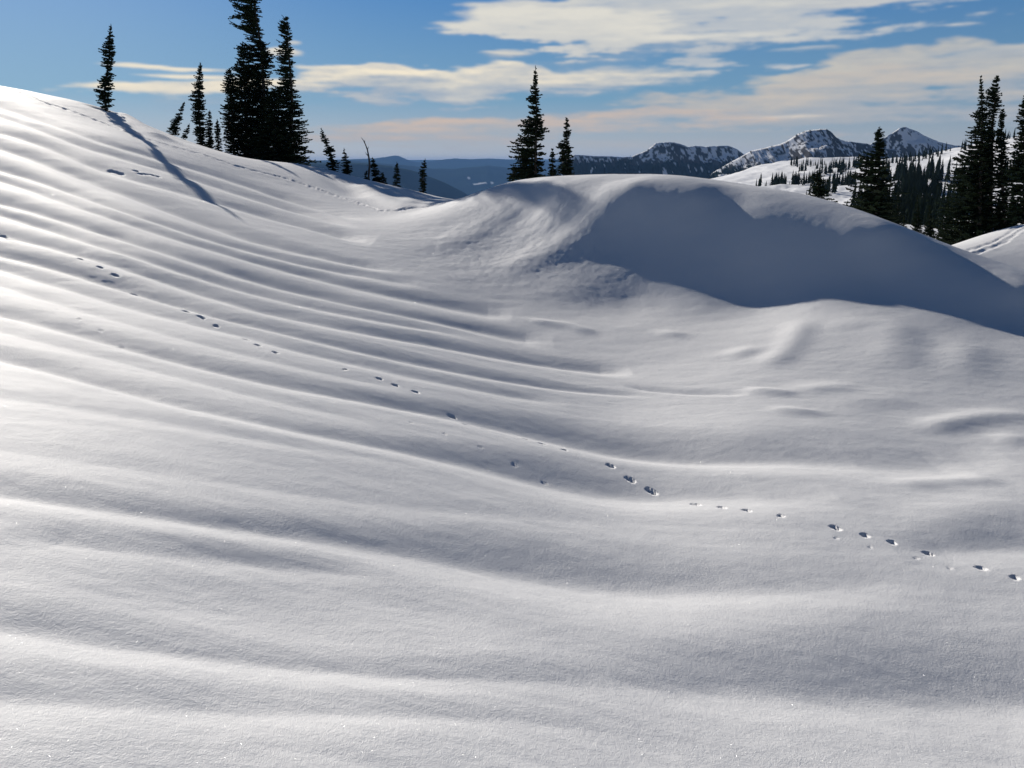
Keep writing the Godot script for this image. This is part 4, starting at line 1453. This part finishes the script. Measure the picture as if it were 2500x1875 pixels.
	fir("small sparse fir right of the crooked fir", LEFT, -7.16, 36.8, [0.55, -0.06, 0.17, -0.02, -0.48, 0],
		[0.55, 0.02, 0.02, 0.28, 0.12, 0.11, 0.07, 0.27, 0.21, -0.15, 0.24, 0.25, -0.48, 0.3, 0.27], 23)
	fir("narrow fir standing beside the bare snag", LEFT, -5.89, 36.8, [0.17, -0.12, -0.26, -0.06, -0.78, 0],
		[0.17, 0.03, 0.03, -0.04, 0.13, 0.14, -0.37, 0.2, 0.23, -0.78, 0.25, 0.29], 24)
	fir("low bushy fir at the right foot of the fir by the snag", LEFT, -5.54, 36.6, [-0.47, -0.06, -0.64, -0.02, -0.86, 0],
		[-0.47, 0.05, 0.05, -0.69, 0.2, 0.19, -0.86, 0.24, 0.21], 25)
	fir("low bushy fir at the left foot of the bare snag", LEFT, -6.34, 36.9, [-0.42, 0.01, -0.65, 0],
		[-0.4, 0.03, 0.03, -0.53, 0.11, 0.1, -0.65, 0.13, 0.1], 26)
	fir("tidy small fir cone alone on the falling crest, before the blue ridges", LEFT, -4.97, 36.5, [-0.03, 0.04, -0.53, 0.02, -1.04, 0],
		[-0.03, 0.02, 0.02, -0.26, 0.12, 0.12, -0.58, 0.17, 0.17, -0.9, 0.2, 0.2, -1.04, 0.18, 0.18], 27)
	fir("thin sparse fir nearest the dip between slope and mound", LEFT, -3.66, 34.5, [0.1, 0.15, -0.6, 0.06, -1.33, 0],
		[0.1, 0.03, 0.03, -0.09, 0.13, 0.08, -0.34, 0.22, 0.09, -0.6, 0.2, 0.16, -0.86, 0.18, 0.15, -1.11, 0.2, 0.16, -1.33, 0.22, 0.2], 28)
	fir("big broad fir behind the mound, the largest of its group", MOUND, 0.85, 31, [3.25, -0.02, 2.57, -0.01, 1.82, 0.03, 0.54, 0.01, -0.65, 0],
		[3.25, 0.02, 0.02, 3.11, 0.05, 0.04, 2.94, 0.1, 0.08, 2.74, 0.12, 0.09, 2.57, 0.21, 0.1, 2.39, 0.17, 0.12, 2.27, 0.36, 0.08, 2.22, 0.17, 0.29, 2.12, 0.49, 0.06, 2.06, 0.17, 0.23, 1.97, 0.35, 0.07, 1.87, 0.36, 0.08, 1.79, 0.2, 0.21, 1.61, 0.32, 0.17, 1.5, 0.55, 0.3, 1.41, 0.52, 0.2, 1.29, 0.43, 0.33, 1.2, 0.72, 0.26, 1.06, 0.84, 0.49, 0.93, 0.61, 0.4, 0.83, 0.62, 0.26, 0.72, 0.69, 0.32, 0.57, 0.92, 0.36, 0.39, 0.87, 0.35, 0.21, 0.95, 0.35, 0.03, 0.81, 0.38, -0.1, 0.98, 0.38, -0.31, 0.9, 0.35, -0.52, 1.07, 0.43, -0.65, 0.95, 0.49], 29)
	fir("small dark fir at the left foot of the big broad fir", MOUND, 0.06, 30.5, [-0.18, -0.02, -0.62, 0],
		[-0.18, 0.03, 0.03, -0.33, 0.13, 0.11, -0.49, 0.26, 0.2, -0.64, 0.2, 0.23], 30)
	fir("medium fir with a blunt top right of the big broad fir", MOUND, 2.02, 31.5, [1.47, -0.02, 0.55, -0.02, -0.56, 0],
		[1.47, 0.06, 0.07, 1.2, 0.15, 0.13, 1, 0.14, 0.23, 0.84, 0.15, 0.12, 0.66, 0.18, 0.15, 0.57, 0.43, 0.13, 0.4, 0.38, 0.28, 0.26, 0.38, 0.29, 0.03, 0.41, 0.25, -0.24, 0.41, 0.28, -0.56, 0.44, 0.32], 31)
	fir("short pointed fir between the big broad fir and the blunt topped one", MOUND, 1.5, 31.3, [0.44, -0.01, -0.55, 0],
		[0.44, 0.03, 0.03, 0.29, 0.11, 0.09, 0.03, 0.16, 0.13, -0.24, 0.17, 0.17, -0.55, 0.19, 0.2], 32)
	fir("knob topped fir with ragged wide lower boughs behind the falling mound", RIGHT, 14.63, 33.5, [1.22, -0.37, 0.03, -0.18, -1.17, -0.17, -2.86, 0],
		[1.22, 0.08, 0.08, 1.02, 0.19, 0.19, 0.73, 0.26, 0.24, 0.38, 0.34, 0.24, 0.21, 0.39, 0.28, 0.12, 1.05, 0.11, -0.06, 0.83, 0.17, -0.31, 0.88, 0.5, -0.51, 0.94, 0.33, -0.76, 1.05, 0.5, -0.96, 1.05, 0.83, -1.27, 1.27, 1.19, -1.57, 1.46, 0.72, -1.78, 1.27, 0.77, -2.19, 0.99, 0.94, -2.86, 0.83, 0.83], 33)
	fir("dim conical fir low behind the mound, left of the knob topped fir", RIGHT, 13.2, 36, [-0.42, -0.27, -2.35, 0],
		[-0.42, 0.07, 0.07, -0.71, 0.33, 0.3, -1.04, 0.41, 0.44, -1.42, 0.53, 0.65, -1.8, 0.65, 0.77, -2.35, 0.71, 0.83], 34)
	fir("very tall slim fir, left stem of the twin pair at the right edge", RIGHT, 21.3, 38, [3.51, -0.93, 2.04, -0.65, -0.75, -0.33, -3.77, 0],
		[3.51, 0.05, 0.05, 3.12, 0.11, 0.11, 2.63, 0.15, 0.16, 2.31, 0.19, 0.25, 2.04, 0.44, 0.38, 1.87, 0.56, 0.31, 1.6, 0.38, 0.44, 1.32, 0.69, 0.38, 0.93, 0.56, 0.5, 0.38, 0.81, 0.5, 0.12, 1.06, 0.5, -0.19, 1.16, 0.56, -0.58, 1.31, 0.5, -1.04, 1.34, 0.56, -1.55, 1.47, 0.56, -1.96, 1.56, 0.63, -2.19, 1.44, 0.69, -2.77, 1.81, 0.75, -3.24, 2.06, 0.88, -3.77, 2, 0.94], 35)
	fir("very tall fir with a tilted top, right stem of the twin pair", RIGHT, 22.07, 38.4, [3.58, -0.76, 2.88, -0.75, 1.78, -0.7, -0.76, -0.4, -3.81, 0],
		[3.58, 0.08, 0.06, 3.26, 0.25, 0.11, 2.88, 0.44, 0.19, 2.61, 0.51, 0.28, 2.28, 0.38, 0.47, 2.14, 0.25, 0.19, 1.89, 0.13, 0.13, 1.39, 0.38, 0.13, 0.83, 0.57, 0.16, 0.04, 0.63, 0.23, -0.76, 0.76, 0.25, -1.92, 0.82, 0.38, -2.8, 0.95, 0.44, -3.81, 1.07, 0.51], 36)
	fir("thin fir with a tufted top between the twin pair and the frame edge", RIGHT, 22.47, 38, [2.12, -0.96, 0.93, -0.82, -0.75, -0.52, -3.24, 0],
		[2.12, 0.09, 0.09, 1.93, 0.16, 0.23, 1.71, 0.16, 0.13, 1.38, 0.19, 0.09, 1.21, 0.38, 0.15, 0.99, 0.25, 0.25, 0.66, 0.38, 0.31, 0.26, 0.31, 0.29, -0.19, 0.44, 0.38, -0.75, 0.5, 0.5, -1.32, 0.44, 0.44, -1.9, 0.5, 0.38, -2.48, 0.56, 0.44, -3.24, 0.5, 0.5], 37)
	fir("broad dark fir cut by the right edge of the photo", RIGHT, 22.42, 36.5, [2.56, -0.89, -0.18, -0.45, -2.94, 0],
		[2.56, 0.1, 0.1, 2.06, 0.27, 0.24, 1.8, 0.43, 0.36, 1.43, 0.3, 0.36, 1.11, 0.36, 0.42, 0.63, 0.54, 0.54, 0.25, 0.66, 0.6, -0.18, 0.9, 0.72, -0.61, 0.9, 0.84, -1.05, 0.72, 0.84, -1.55, 0.9, 0.9, -2.1, 0.78, 0.9, -2.94, 0.9, 0.96], 38)
	fir("shaded fir in the hollow directly right of the knob topped fir", HOLLOW, 23.91, 52, [-2.37, -0.55, -4.84, -0.28, -7.38, 0],
		[-2.37, 0.08, 0.08, -2.66, 0.07, 0.09, -3.01, 0.19, 0.17, -3.35, 0.25, 0.26, -3.75, 0.4, 0.42, -4.14, 0.44, 0.46, -4.59, 0.64, 0.58, -5.1, 0.68, 0.83, -5.65, 0.95, 0.85, -6.36, 0.99, 1.03, -7.38, 1.43, 1.5], 39)
	fir("shaded low fir in the hollow, second right of the knob topped fir", HOLLOW, 22.38, 47, [-2.95, -0.42, -4.79, -0.21, -6.67, 0],
		[-2.95, 0.07, 0.07, -3.17, 0.06, 0.07, -3.42, 0.15, 0.14, -3.68, 0.2, 0.21, -3.98, 0.33, 0.35, -4.27, 0.36, 0.38, -4.61, 0.53, 0.48, -4.98, 0.56, 0.68, -5.39, 0.78, 0.7, -5.92, 0.81, 0.85, -6.67, 1.18, 1.24], 40)
	fir("tallest shaded fir in the hollow, halfway between knob topped fir and twin pair", HOLLOW, 29.56, 60, [-2.33, -0.73, -5.38, -0.37, -8.52, 0],
		[-2.33, 0.09, 0.09, -2.7, 0.07, 0.09, -3.12, 0.19, 0.17, -3.54, 0.25, 0.26, -4.03, 0.4, 0.42, -4.52, 0.45, 0.47, -5.08, 0.65, 0.58, -5.69, 0.68, 0.83, -6.38, 0.95, 0.86, -7.26, 0.99, 1.04, -8.52, 1.44, 1.51], 41)
	fir("shaded fir in the hollow just left of the twin pair, behind the mound edge", HOLLOW, 25.38, 50, [-2.59, -0.55, -4.82, -0.28, -7.1, 0],
		[-2.59, 0.08, 0.08, -2.85, 0.07, 0.08, -3.16, 0.17, 0.16, -3.47, 0.23, 0.24, -3.83, 0.37, 0.39, -4.19, 0.41, 0.43, -4.59, 0.6, 0.54, -5.04, 0.63, 0.77, -5.54, 0.88, 0.79, -6.18, 0.92, 0.96, -7.1, 1.33, 1.4], 42)
	fir("lowest shaded fir in the hollow, its tip barely above the mound edge", HOLLOW, 20.57, 42, [-3.2, -0.31, -4.57, -0.16, -5.96, 0],
		[-3.2, 0.06, 0.06, -3.36, 0.05, 0.06, -3.55, 0.13, 0.12, -3.74, 0.17, 0.18, -3.96, 0.28, 0.29, -4.18, 0.31, 0.32, -4.43, 0.44, 0.4, -4.71, 0.47, 0.57, -5.01, 0.65, 0.59, -5.4, 0.68, 0.71, -5.96, 0.99, 1.04], 43)
	fir("shaded bushy fir at the left foot of the twin pair", HOLLOW, 22.51, 43, [-2.74, -0.42, -4.4, -0.21, -6.11, 0],
		[-2.74, 0.07, 0.07, -2.94, 0.06, 0.08, -3.17, 0.16, 0.14, -3.4, 0.21, 0.22, -3.67, 0.34, 0.35, -3.93, 0.37, 0.39, -4.24, 0.54, 0.49, -4.57, 0.57, 0.7, -4.95, 0.8, 0.72, -5.42, 0.83, 0.87, -6.11, 1.21, 1.27], 44)
	fir("shaded slim fir behind the left foot of the twin pair", HOLLOW, 32.83, 62, [-2.47, -0.81, -5.59, -0.41, -8.8, 0],
		[-2.47, 0.1, 0.1, -2.84, 0.07, 0.08, -3.27, 0.17, 0.16, -3.71, 0.23, 0.24, -4.21, 0.38, 0.39, -4.71, 0.42, 0.43, -5.28, 0.6, 0.54, -5.91, 0.63, 0.77, -6.61, 0.89, 0.8, -7.51, 0.92, 0.97, -8.8, 1.34, 1.41], 45)
	fir("shaded fir in the hollow behind the right boughs of the knob topped fir", HOLLOW, 33.75, 72, [-2.53, -0.87, -6.32, -0.44, -10.23, 0],
		[-2.53, 0.11, 0.11, -2.98, 0.08, 0.1, -3.5, 0.21, 0.19, -4.03, 0.28, 0.29, -4.64, 0.46, 0.48, -5.25, 0.51, 0.53, -5.94, 0.73, 0.66, -6.71, 0.77, 0.94, -7.56, 1.08, 0.97, -8.65, 1.12, 1.18, -10.23, 1.63, 1.71], 46)
	fir("shaded squat fir under the left stem of the twin pair", HOLLOW, 21.64, 40, [-3.12, -0.32, -4.39, -0.16, -5.68, 0],
		[-3.12, 0.06, 0.06, -3.28, 0.05, 0.06, -3.45, 0.13, 0.12, -3.63, 0.18, 0.18, -3.83, 0.29, 0.3, -4.03, 0.32, 0.33, -4.26, 0.46, 0.41, -4.52, 0.48, 0.59, -4.8, 0.67, 0.6, -5.16, 0.7, 0.73, -5.68, 1.02, 1.07], 47)
	fir("shaded fir at the right edge of the photo, between thin fir and broad fir", HOLLOW, 26.77, 44, [-1.13, -0.77, -3.65, -0.39, -6.25, 0],
		[-1.13, 0.07, 0.07, -1.43, 0.06, 0.07, -1.78, 0.14, 0.13, -2.13, 0.19, 0.2, -2.53, 0.3, 0.32, -2.94, 0.34, 0.35, -3.39, 0.49, 0.44, -3.91, 0.51, 0.63, -4.47, 0.72, 0.65, -5.2, 0.75, 0.78, -6.25, 1.09, 1.14], 48)
